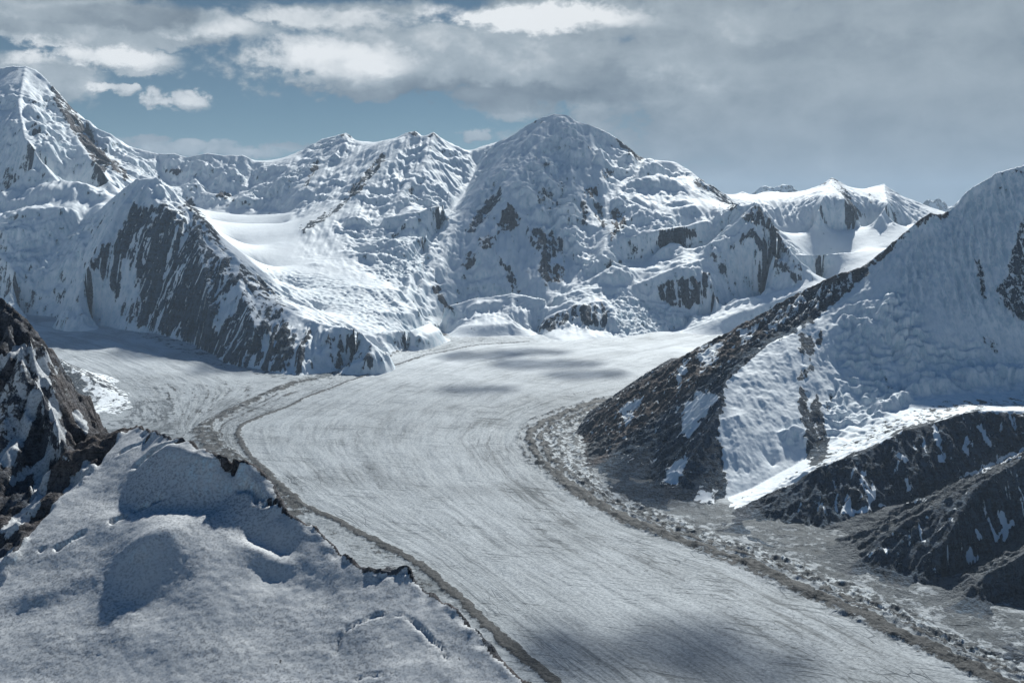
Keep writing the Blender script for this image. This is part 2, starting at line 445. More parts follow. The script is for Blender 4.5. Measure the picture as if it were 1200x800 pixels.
# ================================================================== the far massif
def far_massif():
    R = Relief(-11500, 9500, 10700, 23600, 17.0)
    L = R.line
    # -- upper left massif
    o = 'summit_massif'
    L([(-160,150,20.42),(-90,112,20.25),(-40,92,20.25),(0,81,20.25),(16,78,20.25),(30,79,20.25),(42,83,20.25),(48,88,20.08),(60,100,19.91),(75,118,19.74),(95,143,19.40),(108,166,19.06),(125,183,18.55),(150,207,17.70),(160,214,17.36)], o, jag=25)
    L([(75,118,19.74),(82,150,18.55),(100,178,17.70),(118,200,17.02),(138,226,16.34)], o, jag=20, seed=3)
    L([(30,79,20.25),(22,120,18.72),(28,160,17.53),(55,198,16.51)], o, jag=20, seed=4)
    L([(-120,250,16.9),(-60,246,16.9),(0,238,17.0),(60,227,17.1),(112,221,17.0),(130,228,16.7)], o)
    L([(-120,275,15.1),(-60,270,15.1),(0,262,15.1),(45,258,15.15),(75,245,15.3)], o)
    L([(100,258,15.4),(65,290,14.9),(45,330,14.3)], o, jag=15, seed=5)
    L([(0,300,14.7),(20,320,14.3),(10,345,14.0)], o)
    L([(-150,355),(-60,360),(0,365),(60,372),(110,380),(150,388)])
    # -- blue rock mountain
    o = 'rock_mountain'
    L([(138,228,15.4),(150,218,15.0),(160,211,14.8),(172,209,14.75),(183,209,14.7),(200,224,14.6),(212,238,14.4),(222,245,14.2),(240,262,13.9),(250,283,13.6),(262,302,13.2),(275,301,13.1),(288,316,12.9),(300,332,12.7),(318,350,12.4),(332,362,12.1),(365,376,11.85),(400,384,11.65),(425,392,11.5),(442,412,11.3)], o, jag=22, seed=7)
    L([(172,209,14.75),(178,232,14.3),(200,250,13.95),(208,275,13.6)], o, jag=15, seed=8)
    L([(165,211,14.8),(140,245,14.3),(120,280,13.9),(100,320,13.5),(90,352,13.3)], o, jag=15, seed=9)
    L([(222,246,14.2),(232,280,13.5),(240,320,12.8),(246,370,12.1)], o, jag=25, seed=10)
    L([(275,301,13.1),(283,340,12.4),(300,385,11.6)], o, jag=20, seed=11)
    L([(332,362,12.1),(345,385,11.7),(352,410,11.35)], o, jag=15, seed=12)
    L([(150,388),(180,391),(220,402),(245,414),(265,427),(300,433),(330,439),(350,441),(400,434),(440,425)])
    # -- ridge at the head of the left basin
    o = 'snow_ridge'
    L([(100,140,19.25),(110,150,19.25),(130,158,19.35),(150,172,19.45),(185,181,19.65),(205,181,19.65),(218,185,19.65),(245,180,19.65),(262,183,19.65),(285,182,19.65),(300,190,19.65),(322,190,19.65),(345,184,19.65)], o, jag=14, seed=14)
    L([(245,180,19.65),(262,198,19.25),(240,215,18.95),(250,232,18.60)], o)
    L([(185,181,19.65),(190,205,19.25),(205,225,18.90)], o)
    L([(285,182,19.65),(290,205,19.25),(300,225,18.80)], o)
    L([(215,240,18.3),(250,248,18.0),(290,252,17.8),(330,250,17.7)])
    L([(250,262,17.2),(290,262,17.2),(335,262,17.0)])
    # -- snowfield and icefall between the mountains
    L([(270,290,15.7),(290,288,15.6),(330,285,15.6)])
    L([(290,315,14.7),(330,312,14.7),(370,308,14.8)])
    L([(325,340,13.9),(370,338,13.9),(420,335,14.0),(470,340,14.2)])
    L([(360,366,13.1),(410,365,13.2),(450,366,13.3),(485,368,13.7)])
    L([(420,390,12.5),(450,391,12.6),(480,388,12.9),(505,380,13.6)])
    L([(445,425),(470,412),(500,396),(520,388)])
    FOOT = [(-200,350),(0,363),(60,371),(110,381),(150,389),(180,392),(220,403),(245,415),(265,428),(300,435),(350,443),(400,437),(445,427),(470,414),(500,398),(520,388),(560,384),(600,384),(640,396),(660,402),(700,399),(740,395),(790,387),(840,379),(870,370),(930,348),(965,338),(990,325)]
    # -- twin topped peak
    o = 'twin_peak'
    L([(345,184,21),(360,176,20.7),(378,163,20.4),(392,160,20.2),(405,156,20),(418,165,20),(440,167,20),(460,163,19.7),(478,156,19.5),(487,154,19.5),(496,160,19.5),(508,155,19.5),(525,167,19.7),(548,177,19.7),(565,172,19.9),(590,165,20.0)], o, jag=14, seed=20)
    L([(487,154,19.5),(462,180,18.8),(447,198,18.2),(425,222,17.6),(405,245,17.0),(378,258,16.5),(355,270,16.1)], o, jag=20, seed=21)
    L([(405,156,20),(385,185,19.2),(368,205,18.6),(350,225,18.0),(340,245,17.6)], o, jag=20, seed=22)
    L([(508,155,19.5),(500,190,18.5),(470,225,17.4),(455,250,16.8),(430,280,16.0)], o, jag=10, seed=23)
    L([(450,255,16.5),(490,250,16.6),(520,240,17.0)], o)
    L([(420,300,15.4),(470,290,15.6),(500,275,16.2)], o)
    # -- valley between it and the great peak
    L([(560,190,19.4),(545,225,18.3),(522,258,17.2),(498,290,16.2),(482,320,15.1),(478,345,14.3),(490,365,13.8)])
    # -- the great peak
    o = 'great_peak'
    L([(590,167,19.7),(605,157,19.6),(622,146,19.5),(636,138,19.5),(650,134,19.5),(664,136,19.5),(675,143,19.5),(690,147,19.4),(706,153,19.4),(718,160,19.4),(730,168,19.3),(742,178,19.2),(750,186,19.1),(768,188,19.3),(790,190,19.3),(805,198,19.1),(822,212,18.6),(840,225,18.4),(852,238,18.2),(862,243,17.8)], o, jag=16, seed=30)
    L([(622,146,19.5),(595,175,18.9),(570,205,18.2),(548,240,17.4),(525,275,16.5),(508,310,15.7),(500,345,14.9),(503,370,14.4)], o, jag=25, seed=31)
    L([(650,134,19.5),(632,165,18.8),(610,195,18.0),(592,222,17.3)], o, jag=20, seed=32)
    L([(592,222,17.3),(572,255,16.8),(552,290,16.2),(535,320,15.7)], o, jag=25, seed=33)
    L([(592,222,17.3),(612,255,16.8),(635,290,16.2),(652,325,15.6),(660,345,15.2)], o, jag=25, seed=34)
    L([(690,147,19.4),(695,180,18.6),(680,215,17.8),(690,250,17.0),(700,280,16.4),(690,305,15.9)], o, jag=25, seed=35)
    L([(750,186,19.1),(745,205,18.4),(728,215,18.0),(712,232,17.5),(712,258,16.9)], o, jag=15, seed=36)
    L([(742,215,18.2),(770,208,18.6),(810,208,18.7),(815,225,17.9)], o)
    L([(735,235,17.3),(765,248,17.0),(815,240,17.2)], o)
    L([(735,278,16.2),(765,272,16.3),(790,268,16.4),(830,258,16.8)], o)
    L([(700,322,15.5),(720,318,15.65),(752,305,16.0),(780,292,16.35),(815,288,16.5),(850,282,16.55)], o)
    L([(650,348,14.9),(690,338,15.0),(740,335,15.1),(790,315,15.4),(830,302,15.7)], o)
    L([(715,258,16.8),(705,300,15.8),(735,315,15.35)])
    L([(640,352,14.7),(600,345,14.9),(560,350,14.8),(520,362,14.5)], o)
    L([(505,378,14.2),(540,380),(600,381),(640,384)])
    # -- rocky spur on the right of it
    o = 'rock_spur'
    L([(862,243,17.8),(870,240,16.9),(878,240,16.5),(886,236,16.4),(895,246,16.2),(905,262,15.9),(916,280,15.7),(930,300,15.4),(945,316,15.2),(957,330,15.0),(962,336,14.8)], o, jag=30, seed=40)
    L([(886,238,16.4),(868,256,16.2),(850,276,16.1)], o, jag=15, seed=41)
    L([(880,270,15.9),(900,290,15.6),(912,310,15.3)], o, jag=20, seed=42)
    L([(830,320,15.3),(838,350,14.9),(840,365,14.7)], o)
    L([(760,362,14.9),(800,372,14.7),(835,368,14.7),(860,352,14.8),(900,345,14.9),(930,335,15.0)])
    L([(700,398),(740,394),(790,386),(840,378),(870,369),(900,358),(930,347),(965,338)])
    # -- dark rock knoll at the foot
    o = 'rock_knoll'
    L([(632,384,14.2),(640,374,14.3),(655,366,14.4),(672,359,14.5),(695,354,14.55),(708,352,14.6),(716,362,14.4),(720,378,14.1)], o, jag=12, seed=45)
    L([(640,374,14.3),(650,385,14.1),(652,398)], o, jag=8, seed=46)
    L([(695,354,14.55),(700,375,14.2),(703,392)], o, jag=8, seed=47)
    L([(628,388),(640,397),(660,401),(700,397)])
    # -- upper valley on the right and the peaks behind it
    L([(880,366),(905,356),(930,345),(955,334),(975,326)])
    L([(930,300,17.2),(960,300,17.3),(1000,296,17.4),(1040,290,17.6)])
    L([(903,270,18.60),(930,273,18.50),(960,269,18.60),(1010,271,18.70),(1060,267,18.80)])
    o = 'far_ridge'
    L([(852,232,18.95),(862,228,20.00),(870,225,20.10),(882,229,20.20),(900,224,20.25),(920,226,20.30),(940,225,20.35),(955,220,20.35),(966,215,20.30),(975,209,20.30),(984,214,20.30),(992,220,20.30),(1005,222,20.30),(1022,220,20.30),(1036,217,20.30),(1045,226,20.30),(1062,233,20.30),(1080,240,20.30),(1098,246,20.30),(1150,262,20.35),(1220,270,20.35)], o, jag=18, seed=50)
    L([(975,209,20.30),(965,232,18.85),(958,250,18.45)], o, jag=15, seed=51)
    L([(975,209,20.30),(990,235,18.75),(1008,262,18.65)], o, jag=15, seed=52)
    L([(1036,217,20.30),(1040,240,18.85),(1030,255,18.45)], o, jag=15, seed=53)
    R.border(900, 't')
    R.border(0, 'b')
    Z = R.build()
    X, Y = R.X, R.Y
    print('far solved', time.time() - T0)
    px0, py0 = project(X, Y, Z)
    near = R.near_lines(110)
    soft = blur(Z, 1)
    sl0 = np.hypot(*np.gradient(blur(Z, 3), R.h)).astype(F)
    steep = sstep(0.15, 0.6, sl0)
    own, names = R.owners()
    oi = lambda *a: np.isin(own, [names.index(k) for k in a])
    # large rolling snow shelves: benches the sun catches, with steep ice walls between
    benchy = blur(oi('great_peak', 'twin_peak', 'summit_massif', 'snow_ridge').astype(F), 10)
    fluted = blur(oi('rock_mountain', 'far_ridge', 'rock_knoll', 'rock_spur').astype(F), 8)
    w1 = fbm(X / 900, Y / 900, 4, 5); w2 = fbm(X / 260, Y / 260, 3, 8)
    patch = sstep(-0.35, 0.35, fbm(X / 1400, Y / 1400, 3, 77))
    def steps(q, T, sharp):
        f = q - np.floor(q)
        return T * (np.floor(q) + (1 - sharp) * f + sharp * sstep(0.55, 1.0, f) - q)
    serac = np.zeros_like(Z)
    for pl, a_ in (([(-60,262),(60,262),(105,262),(95,310),(50,340),(0,350),(-60,340)], 0.8), ([(0,100),(60,110),(90,170),(50,200),(0,170)], 0.55),
                   ([(400,268),(520,262),(500,330),(470,350),(430,320)], 1.0), ([(440,225),(530,215),(520,250),(450,255)], 0.5),
                   ([(630,205),(665,215),(690,270),(720,310),(690,325),(655,280),(625,235)], 1.0), ([(600,180),(650,165),(680,200),(640,215),(605,215)], 0.6),
                   ([(735,262),(800,258),(850,262),(840,300),(740,320),(700,300)], 0.7), ([(715,345),(790,352),(835,372),(780,390),(720,394)], 1.0), ([(530,250),(590,185),(600,210),(560,290),(520,320)], 0.5),
                   ([(120,160),(200,190),(340,195),(340,240),(210,235),(150,205)], 0.35)):
        serac = np.maximum(serac, a_ * poly_mask(px0 + 10 * w2, py0 + 8 * w1, pl, 14))
    serac = serac.astype(F)
    add = steps(soft / 260.0 + 1.1 * w1 + 0.22 * w2, 260, 0.7) * patch * benchy * (0.35 + 0.65 * serac)
    add += steps(soft / 90.0 + 1.8 * w1 + 0.8 * w2, 90, 0.8) * sstep(-0.3, 0.3, w2 + 0.6 * w1) * benchy * serac
    rough = serac
    add += (np.abs(perlin(X / 105, Y / 105, 91)) - 0.35) * 24 * benchy * rough
    add += fbm(X / 900, Y / 900, 3, 12) * 60
    add *= steep
    g, sig = gullies(X, Y, soft, R.h, 520, 4, 1.0, 3)
    G, _ = gullies(X, Y, blur(Z, 8), R.h, 1150, 1, 1.0, 203)
    fluted = fluted * np.where(oi('far_ridge'), 0.8, 1.0).astype(F)
    g1 = g * (28 * fluted + 21 * benchy * np.where(oi('snow_ridge'), 0.6, 1.0) + 6) + G * (30 * fluted + 85 * benchy * np.where(oi('snow_ridge'), 0.3, np.where(oi('twin_peak'), 0.55, 1.0)))
    g2, sig2 = gullies(X, Y, soft + g1, R.h, 170, 3, 1.0, 60)
    g2 = g2 * (15 * fluted + 4 * benchy + 2)
    rid = (ridged(X / 420 + .3 * w2, Y / 420 + .3 * w1, 5, 33) - 0.4) * (fluted * np.where(oi('far_ridge'), 14, 48) + (3 + 24 * rough) * benchy) * steep
    ice = fbm(X / 45, Y / 45, 3, 55) * (1.2 + 5 * benchy * rough) * sstep(0.08, 0.3, sl0)
    gs, sig3 = gullies(X, Y, blur(Z, 4), R.h, 130, 3, 1.0, 260)
    g2 = g2 + gs * (9 * fluted + 5 * benchy * (1 - rough))
    runs = sstep(0.05, 0.4, -sig3 - 0.4 * sig) * fluted
    sig = 0.45 * sig + 0.35 * sig2
    # icefalls: broken blocks where the snow rivers steepen
    fallm = np.zeros_like(Z)
    for pl, a in ((((300,318),(345,318),(420,330),(470,345),(480,372),(500,392),(455,410),(430,388),(380,360),(330,340)), 0.5),
                  (((0,262),(100,258),(90,310),(45,335),(60,365),(0,358)), 0.6),
                  (((560,300),(640,345),(700,322),(740,300),(715,345),(690,350),(600,370)), 0.35),
                  (((720,345),(780,352),(835,372),(780,388),(725,392),(712,370)), 0.9),
                  (((440,280),(500,275),(490,320),(440,330)), 0.8)):
        fallm = np.maximum(fallm, a * poly_mask(px0, py0, pl, 8))
    fallm = fallm.astype(F)
    blocks = (ridged(X / 150 + w1, Y / 95 + w2, 3, 41) - 0.45) * 38 + fbm(X / 45, Y / 38, 2, 42) * 9
    add = add * (1 - fallm)
    LUMPS = [(690,178,26,7),(735,198,34,6),(770,196,26,5),(768,216,34,8,1.2),(722,236,13,7),(802,238,14,5),(660,160,16,6),(622,188,16,6),(598,200,17,6),(615,226,22,7),(650,244,20,7),(640,214,13,6),(660,266,15,6),
      (668,276,10,5),(677,288,10,5),(686,300,11,5),(700,310,12,5),(775,296,26,7),(842,296,22,8,1.2),(803,310,16,6),(716,320,22,7),(852,258,16,8),(860,352,28,5),(655,360,22,5),(760,256,20,5),(740,270,14,5),(820,270,16,5),(630,165,14,6),(676,205,14,6),(690,228,10,6),(645,190,10,5),
      (460,286,30,6),(428,262,26,6),(440,300,28,5),(500,262,22,6),(555,300,16,6),
      (60,226,60,8,1.2),(58,184,14,8),(28,250,30,6),(110,226,22,6),(14,272,24,6),(62,274,18,5),(30,306,20,6),(15,110,16,6),(40,130,14,6),(20,145,18,6),(55,152,14,6),(75,170,12,6),(40,205,20,6),(75,250,20,6),(85,300,14,6),(20,335,20,6),(-20,300,20,8),
      (120,162,14,4),(150,182,14,5),(178,198,14,5),(200,190,10,4),(230,194,16,5),(262,200,22,5),(276,210,20,5),(232,220,16,5),(312,200,20,5),(332,215,15,7),(302,222,14,5),(190,222,14,5),(250,232,14,5),(285,235,16,5),(355,200,12,5),(380,185,14,5),
      (190,222,20,5),(985,300,30,4),(940,312,26,4),(1020,292,20,4)]
    add = add + lumps(X, Y, Z, R.h, LUMPS, 0.52) * (1 - 0.6 * near)
    top = poly_mask(px0, py0, [(-60,60),(30,60),(60,95),(50,118),(0,118),(-60,125)], 8)
    keep = (1 - 0.75 * near) * (1 - 0.7 * top)
    rid = rid * (1 - 0.8 * top); g2 = g2 * (1 - 0.6 * top)
    calm = poly_mask(px0, py0, [(235,246),(345,246),(352,270),(345,300),(385,330),(330,336),(300,318),(262,290)], 8)
    calm = np.maximum(calm, poly_mask(px0, py0, [(905,262),(960,262),(1010,266),(1070,262),(1090,275),(1000,330),(950,340),(925,345),(955,310),(930,285)], 6))
    calm = np.maximum(calm, 0.6 * poly_mask(px0, py0, [(330,320),(400,322),(470,368),(490,392),(450,402),(420,380),(370,352)], 8))
    keep = keep * (1 - 0.92 * calm); rid = rid * (1 - 0.95 * calm); g2 = g2 * (1 - 0.9 * calm); ice = ice * (1 - 0.7 * calm)
    Z2 = Z + (add + g1 * (1 - fallm)) * keep + (g2 + rid) * (0.25 + 0.75 * keep) * (1 - fallm) + ice + blocks * fallm
    Z2 = Z2 + np.clip(0.8 * (Z2 - blur(Z2, 3)), -14, 14) * (0.3 + 0.7 * steep)
    px, py = project(X, Y, Z2)
    out = poly_mask(px0, py0, FOOT + [(1000,900),(-400,900)], 5)
    Z2 = Z2 - out * (Z2 - zglac(X, Y).astype(F) + 60)
    sl = np.hypot(*np.gradient(Z2, R.h)).astype(F)
    wob = fbm(X / 120, Y / 120, 3, 71) * 4.0; wob2 = fbm(X / 120, Y / 120, 3, 72) * 4.0
    s = sig * 2.4 + 0.45 * fbm(X / 90, Y / 90, 3, 15) + 0.4 * (sl - 0.8)
    PT = [
     ('poly', [(155,236),(172,242),(186,238),(205,245),(218,234),(235,250),(250,275),(262,300),(275,302),(300,330),(325,360),(345,385),(362,400),(352,441),(320,437),(300,432),(265,427),(245,414),(220,400),(180,388),(148,378),(138,355),(130,332),(104,312),(112,292),(135,275),(148,255)], 0.66, 5, 0.0),
     ('poly', [(142,300),(165,330),(160,375),(145,370),(138,345)], -0.2, 6, 0.2),
     ('poly', [(258,350),(286,325),(272,372),(250,395)], -0.1, 4, 0.2),
     ('poly', [(365,385),(440,396),(440,428),(360,440)], 0.05, 6, 0.3),
     ('line', [(310,425),(325,395),(335,385)], 0.6, 6, 0.35),
     ('line', [(345,430),(355,400),(362,392)], 0.7, 6, 0.5),
     ('line', [(222,240),(245,268),(262,300),(300,330),(330,360)], 0.6, 7, 0.4),
     # summit massif
     ('poly', [(52,88),(64,98),(78,116),(97,140),(110,163),(130,182),(158,208),(146,214),(128,196),(118,208),(136,228),(128,226),(108,196),(96,170),(80,150),(64,118)], 0.66, 4, 0.8),
     ('line', [(104,158),(112,175),(122,190)], 0.7, 5, 0.9),
     ('line', [(40,140),(42,165)], 0.1, 5, 0.3),
     # ridge behind, twin peak
     ('line', [(196,200),(212,202)], 0.5, 3, 0.4), ('line', [(258,226),(272,232)], 0.6, 4, 0.6),
     ('line', [(448,186),(430,208),(412,226)], 0.75, 6, 0.3), ('line', [(405,236),(380,255),(354,268)], 0.7, 5, 0.25),
     ('line', [(372,190),(358,216)], 0.5, 4, 0.5), ('line', [(400,157),(410,158)], 0.7, 3, 0.4), ('line', [(481,156),(489,156)], 0.8, 3, 0.4), ('line', [(505,156),(511,157)], 0.8, 2.5, 0.4),
     # great peak
     ('poly', [(587,222),(590,230),(575,250),(556,272),(543,276),(556,250),(572,234)], 0.62, 3, 0.15),
     ('poly', [(592,240),(601,238),(611,256),(606,268),(590,274),(580,281),(582,262)], 0.68, 3, 0.85),
     ('poly', [(560,278),(578,276),(580,288),(566,294)], 0.62, 3, 0.6),
     ('poly', [(542,297),(553,294),(560,298),(549,318),(543,310)], 0.62, 3, 0.6),
     ('poly', [(613,262),(640,270),(664,280),(660,296),(648,302),(661,312),(660,330),(640,334),(630,318),(632,300),(620,288)], 0.55, 4, 0.3),
     ('poly', [(642,310),(660,312),(660,330),(642,332)], 0.7, 4, 1.0),
     ('poly', [(507,333),(516,334),(521,350),(534,360),(528,365),(512,354)], 0.6, 3, 0.6),
     ('line', [(586,306),(596,318),(606,340)], 0.45, 5, 0.3),
     ('poly', [(680,224),(703,216),(702,234),(688,234)], 0.6, 3, 0.8), ('line', [(684,238),(687,262)], 0.65, 4, 0.5), ('line', [(700,240),(705,262)], 0.65, 5, 0.6),
     ('poly', [(715,244),(726,246),(738,260),(733,272),(722,272),(716,285)], 0.68, 3, 1.0),
     ('poly', [(704,200),(722,196),(720,210),(708,210)], 0.55, 3, 0.5),
     ('line', [(722,166),(735,172),(750,186)], 0.6, 6, 0.6), ('line', [(640,136),(630,142)], 0.2, 4, 0.5),
     ('poly', [(768,334),(790,326),(806,324),(822,330),(824,352),(812,364),(785,358),(774,352)], 0.6, 4, 0.45),
     ('line', [(828,320),(827,345)], 0.6, 5, 0.45), ('line', [(806,270),(814,274)], 0.5, 3, 0.6),
     ('line', [(818,212),(840,226),(858,242)], 0.6, 6, 0.45),
     # spur
     ('poly', [(866,256),(884,236),(892,243),(904,262),(917,282),(930,302),(958,330),(946,330),(928,310),(910,282),(896,268),(880,262)], 0.6, 4, 0.5),
     ('poly', [(895,252),(906,258),(918,280),(905,276)], 0.75, 3, 0.75),
     ('line', [(856,290),(880,272),(896,288),(912,308),(938,328)], 0.45, 5, 0.3), ('line', [(842,240),(838,250)], 0.6, 3, 0.4),
     # knoll
     ('poly', [(629,380),(640,373),(668,359),(706,352),(717,366),(714,382),(690,384),(672,378),(655,382),(648,394),(640,388)], 0.62, 3, 0.25),
     # far ridge
     ('line', [(977,212),(990,230),(1008,252)], 0.5, 6, 0.45), ('line', [(1018,228),(1024,236)], 0.4, 4, 0.4), ('line', [(960,214),(966,216)], 0.8, 2.5, 0.4), ('line', [(942,222),(946,221)], 0.8, 2, 0.4),
    ]
    rock, tone = paint(px + wob, py + wob2, s * 0.6, PT, -0.75)
    rock = np.maximum(rock, sstep(1.3, 2.3, sl) * 0.5 * (0.3 + 1.3 * fbm(X / 500, Y / 500, 3, 97)) * (calm < 0.3))
    rock = rock - 1.1 * runs * (0.6 + 0.8 * fbm(X / 420, Y / 420, 2, 261))
    icea = fallm * 0.8 + sstep(1.0, 1.9, sl) * 0.55
    vis = (px > -170) & (px < 1370)
    # leave out what lies under the glacier's own surface
    zg = zglac(X, Y).astype(F)
    up = Z2 > zg - 25
    qv = quads(vis) & quads(up, 'any')
    lab = own[:-1, :-1]
    info = {
     'summit_massif': ('tall snow covered massif with a rounded summit and a brown rock rib, behind the blue rock face', 'mountain'),
     'rock_mountain': ('steep pyramid of blue grey rock streaked with snow, standing over the bend of the glacier', 'mountain'),
     'snow_ridge': ('low wavy snow ridge closing the snowfield between the massif and the twin topped peak', 'mountain'),
     'twin_peak': ('pale snow peak with two small pointed tops beside the great central peak', 'mountain'),
     'great_peak': ('great snowy central peak with hanging ice shelves and scattered brown cliffs', 'mountain'),
     'rock_spur': ('pointed rocky spur on the right shoulder of the great central peak', 'mountain'),
     'rock_knoll': ('small dark rock knoll at the foot of the great central peak', 'hill'),
     'far_ridge': ('distant fluted snow ridge with one sharp pyramid, beyond the right hand upper valley', 'mountain'),
    }
    mat = mountain_material('snow_and_rock_far', 12.0, rock_bump=1.6, streaky=1.8, snow_bump=0.75)
    zero = np.zeros_like(Z)
    for i, nme in enumerate(names):
        f = qv & (lab == i)
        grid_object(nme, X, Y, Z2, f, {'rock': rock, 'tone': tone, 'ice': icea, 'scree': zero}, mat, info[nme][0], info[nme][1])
    print('far built', time.time() - T0)
far_massif()
# ================================================================== the big mountain on the right and the dark ridges before it
def right_mountain():
    R = Relief(450, 6700, 3700, 10600, 8.0)
    L = R.line
    o = 'shaded_mountain'
    L([(684,512),(690,497,8.25),(702,483,8.28),(725,467,8.3),(760,443,8.35),(800,418,8.38),(850,393,8.4),(880,375,8.42),(905,361,8.42),(930,349,8.42),(960,331,8.42),(985,322,8.42),(1013,314,8.42),(1030,300,8.44),(1045,285,8.46),(1060,272,8.5),(1078,258,8.53),(1090,250,8.55),(1106,252,8.57),(1122,238,8.6),(1140,221,8.63),(1155,211,8.66),(1168,204,8.7),(1185,198,8.74),(1200,194,8.78),(1260,176,8.9),(1330,190,9.0),(1400,240,9.0)], o, jag=20, seed=3)
    L([(1013,314,8.42),(1005,332,8.32),(985,350,8.22),(960,372,8.08),(930,392,7.92),(900,404,7.8),(870,422,7.6),(852,445,7.35),(842,470,7.12),(838,492,6.95)], o, jag=14, seed=4)
    L([(838,492,6.95),(815,530,6.7),(800,570,6.45),(795,594,6.25)], o, jag=14, seed=5)
    L([(838,492,6.95),(866,486,7.0),(885,520,6.8),(905,545,6.68)], o)
    L([(940,410,7.72),(945,450,7.4),(955,490,7.1),(958,530,6.82)], o, jag=25, seed=6)
    L([(760,443,8.35),(770,480,7.8),(765,530,7.2),(760,570,6.75)], o, jag=20, seed=7)
    L([(850,393,8.4),(815,440,7.9),(800,480,7.5),(790,520,7.1)], o, jag=20, seed=8)
    L([(1106,252,8.57),(1100,310,8.2),(1095,360,7.9),(1100,410,7.6)], o, jag=15, seed=9)
    L([(1200,194,8.78),(1190,270,8.3),(1170,340,7.95),(1160,370,7.8)], o, jag=25, seed=10)
    L([(1060,272,8.5),(1040,330,8.18),(1020,370,7.95),(1040,420,7.6),(1060,460,7.35)], o, jag=20, seed=11)
    L([(980,420,7.72),(1000,470,7.3),(1010,505,7.0)], o, jag=14, seed=12)
    L([(1070,440,7.45),(1120,430,7.5),(1200,425,7.55),(1350,400,7.7)], o)
    # hanging glacier under the face, running down behind the first dark ridge
    L([(1350,470,7.2),(1250,470,7.1),(1200,472,7.05),(1120,474,7.0),(1060,492,6.85),(1010,515,6.75),(960,540,6.6),(910,566,6.42),(860,588,6.25),(825,602,6.1),(800,608)])
    L([(1350,458,7.35),(1200,460,7.25),(1110,462,7.2),(1040,487,7.0),(985,512,6.9),(930,545,6.65),(880,572,6.45),(840,588,6.3)])
    L([(684,512),(690,547),(712,565),(735,580),(765,592),(790,600),(800,608)])
    o = 'dark_ridge'
    L([(862,616),(885,600,6.0),(905,588,6.02),(935,568,6.1),(960,548,6.15),(990,537,6.2),(1020,528,6.25),(1040,515,6.3),(1060,504,6.35),(1085,498,6.4),(1110,492,6.42),(1130,485,6.45),(1145,482,6.45),(1175,481,6.5),(1200,481,6.5),(1350,470,6.6)], o, jag=10, seed=20)
    L([(1020,528,6.25),(1015,560,6.05),(1000,585,5.9)], o, jag=8, seed=21)
    L([(935,568,6.1),(925,600,5.9),(905,628,5.75)], o, jag=8, seed=22)
    L([(1110,492,6.42),(1085,535,6.15),(1070,565,6.0)], o, jag=8, seed=23)
    L([(868,620),(880,632),(905,641),(930,635,5.65),(960,620,5.72),(1000,604,5.8),(1040,592,5.88),(1075,588,5.95),(1110,572,6.02),(1150,552,6.12),(1200,528,6.25),(1350,480,6.45)])
    L([(900,650),(950,640,5.55),(1000,625,5.62),(1040,615,5.7)])
    o = 'middle_ridge'
    L([(1000,668),(1012,652,5.17),(1035,632,5.15),(1060,615,5.16),(1090,597,5.2),(1120,580,5.25),(1150,565,5.3),(1180,551,5.35),(1200,540,5.4),(1270,510,5.5),(1350,480,5.65)], o, jag=12, seed=30)
    L([(1090,597,5.2),(1072,640,5.02),(1062,672,4.92)], o, jag=8, seed=31)
    L([(1150,565,5.3),(1112,625,4.98),(1092,672,4.82)], o, jag=8, seed=32)
    L([(1005,672),(1040,682),(1075,697),(1100,688,4.9),(1130,667,5.0),(1165,645,5.1),(1200,622,5.2),(1350,560,5.5)])
    o = 'near_ridge'
    L([(1108,712),(1125,698,4.66),(1150,681,4.68),(1175,665,4.70),(1200,650,4.72),(1270,615,4.84),(1350,585,4.98)], o, jag=10, seed=40)
    L([(1150,681,4.68),(1160,702,4.6),(1158,722)], o, jag=5, seed=41)
    L([(1105,716),(1140,722),(1170,728),(1200,715,4.7),(1350,640,5.0)])
    o = 'corner_ridge'
    L([(1174,756),(1190,742,4.30),(1205,732,4.32),(1270,690,4.45),(1350,650,4.6)], o, jag=6, seed=44)
    L([(1175,757),(1200,772),(1260,790),(1350,800)])
    for pts in ([(684,512),(700,484),(730,462),(770,446),(835,430)],):
        L([(p[0] - 14, p[1] - 3) for p in pts])
    x0 = R.x[0]
    R.border(-60, 'lb'); R.border(300, 't')
    Z = R.build()
    X, Y = R.X, R.Y
    # the valley floor west of the feet stays just under the glacier
    print('right solved', time.time() - T0)
    px0, py0 = project(X, Y, Z)
    near = R.near_lines(90)
    soft = blur(Z, 1)
    sl0 = np.hypot(*np.gradient(blur(Z, 3), R.h)).astype(F)
    steep = sstep(0.12, 0.5, sl0)
    own, names = R.owners()
    hi = own == names.index('shaded_mountain')
    snowy = poly_mask(px0, py0, [(1013,314),(1095,240),(1200,180),(1380,150),(1380,480),(1130,484),(1000,530),(850,600),(800,600),(838,500),(850,450),(900,405),(985,352)], 10)
    rocky = 1 - snowy
    flute = snowy * poly_mask(px0, py0, [(1030,300),(1100,240),(1200,180),(1380,150),(1380,360),(1180,380),(1060,350)], 25)
    shelf = snowy * poly_mask(px0, py0, [(985,360),(1050,345),(1090,390),(1200,425),(1380,400),(1380,470),(1120,475),(985,520),(960,530),(985,440)], 20)
    w1 = fbm(X / 420, Y / 420, 4, 105); w2 = fbm(X / 120, Y / 120, 3, 108)
    g, sig = gullies(X, Y, soft, R.h, 300, 4, 1.0, 103)
    own_low = blur((~hi).astype(F), 6)
    g1 = g * (20 * rocky + 5 * snowy)
    gf, sf = gullies(X, Y, blur(Z, 10), R.h, 75, 3, 1.0, 160)
    gf = gf * (15.0 * flute + 1.2 * snowy)
    g2, sig2 = gullies(X, Y, soft + g1, R.h, 95, 3, 1.0, 161)
    g2 = g2 * (10 * rocky + 1.0 * snowy)
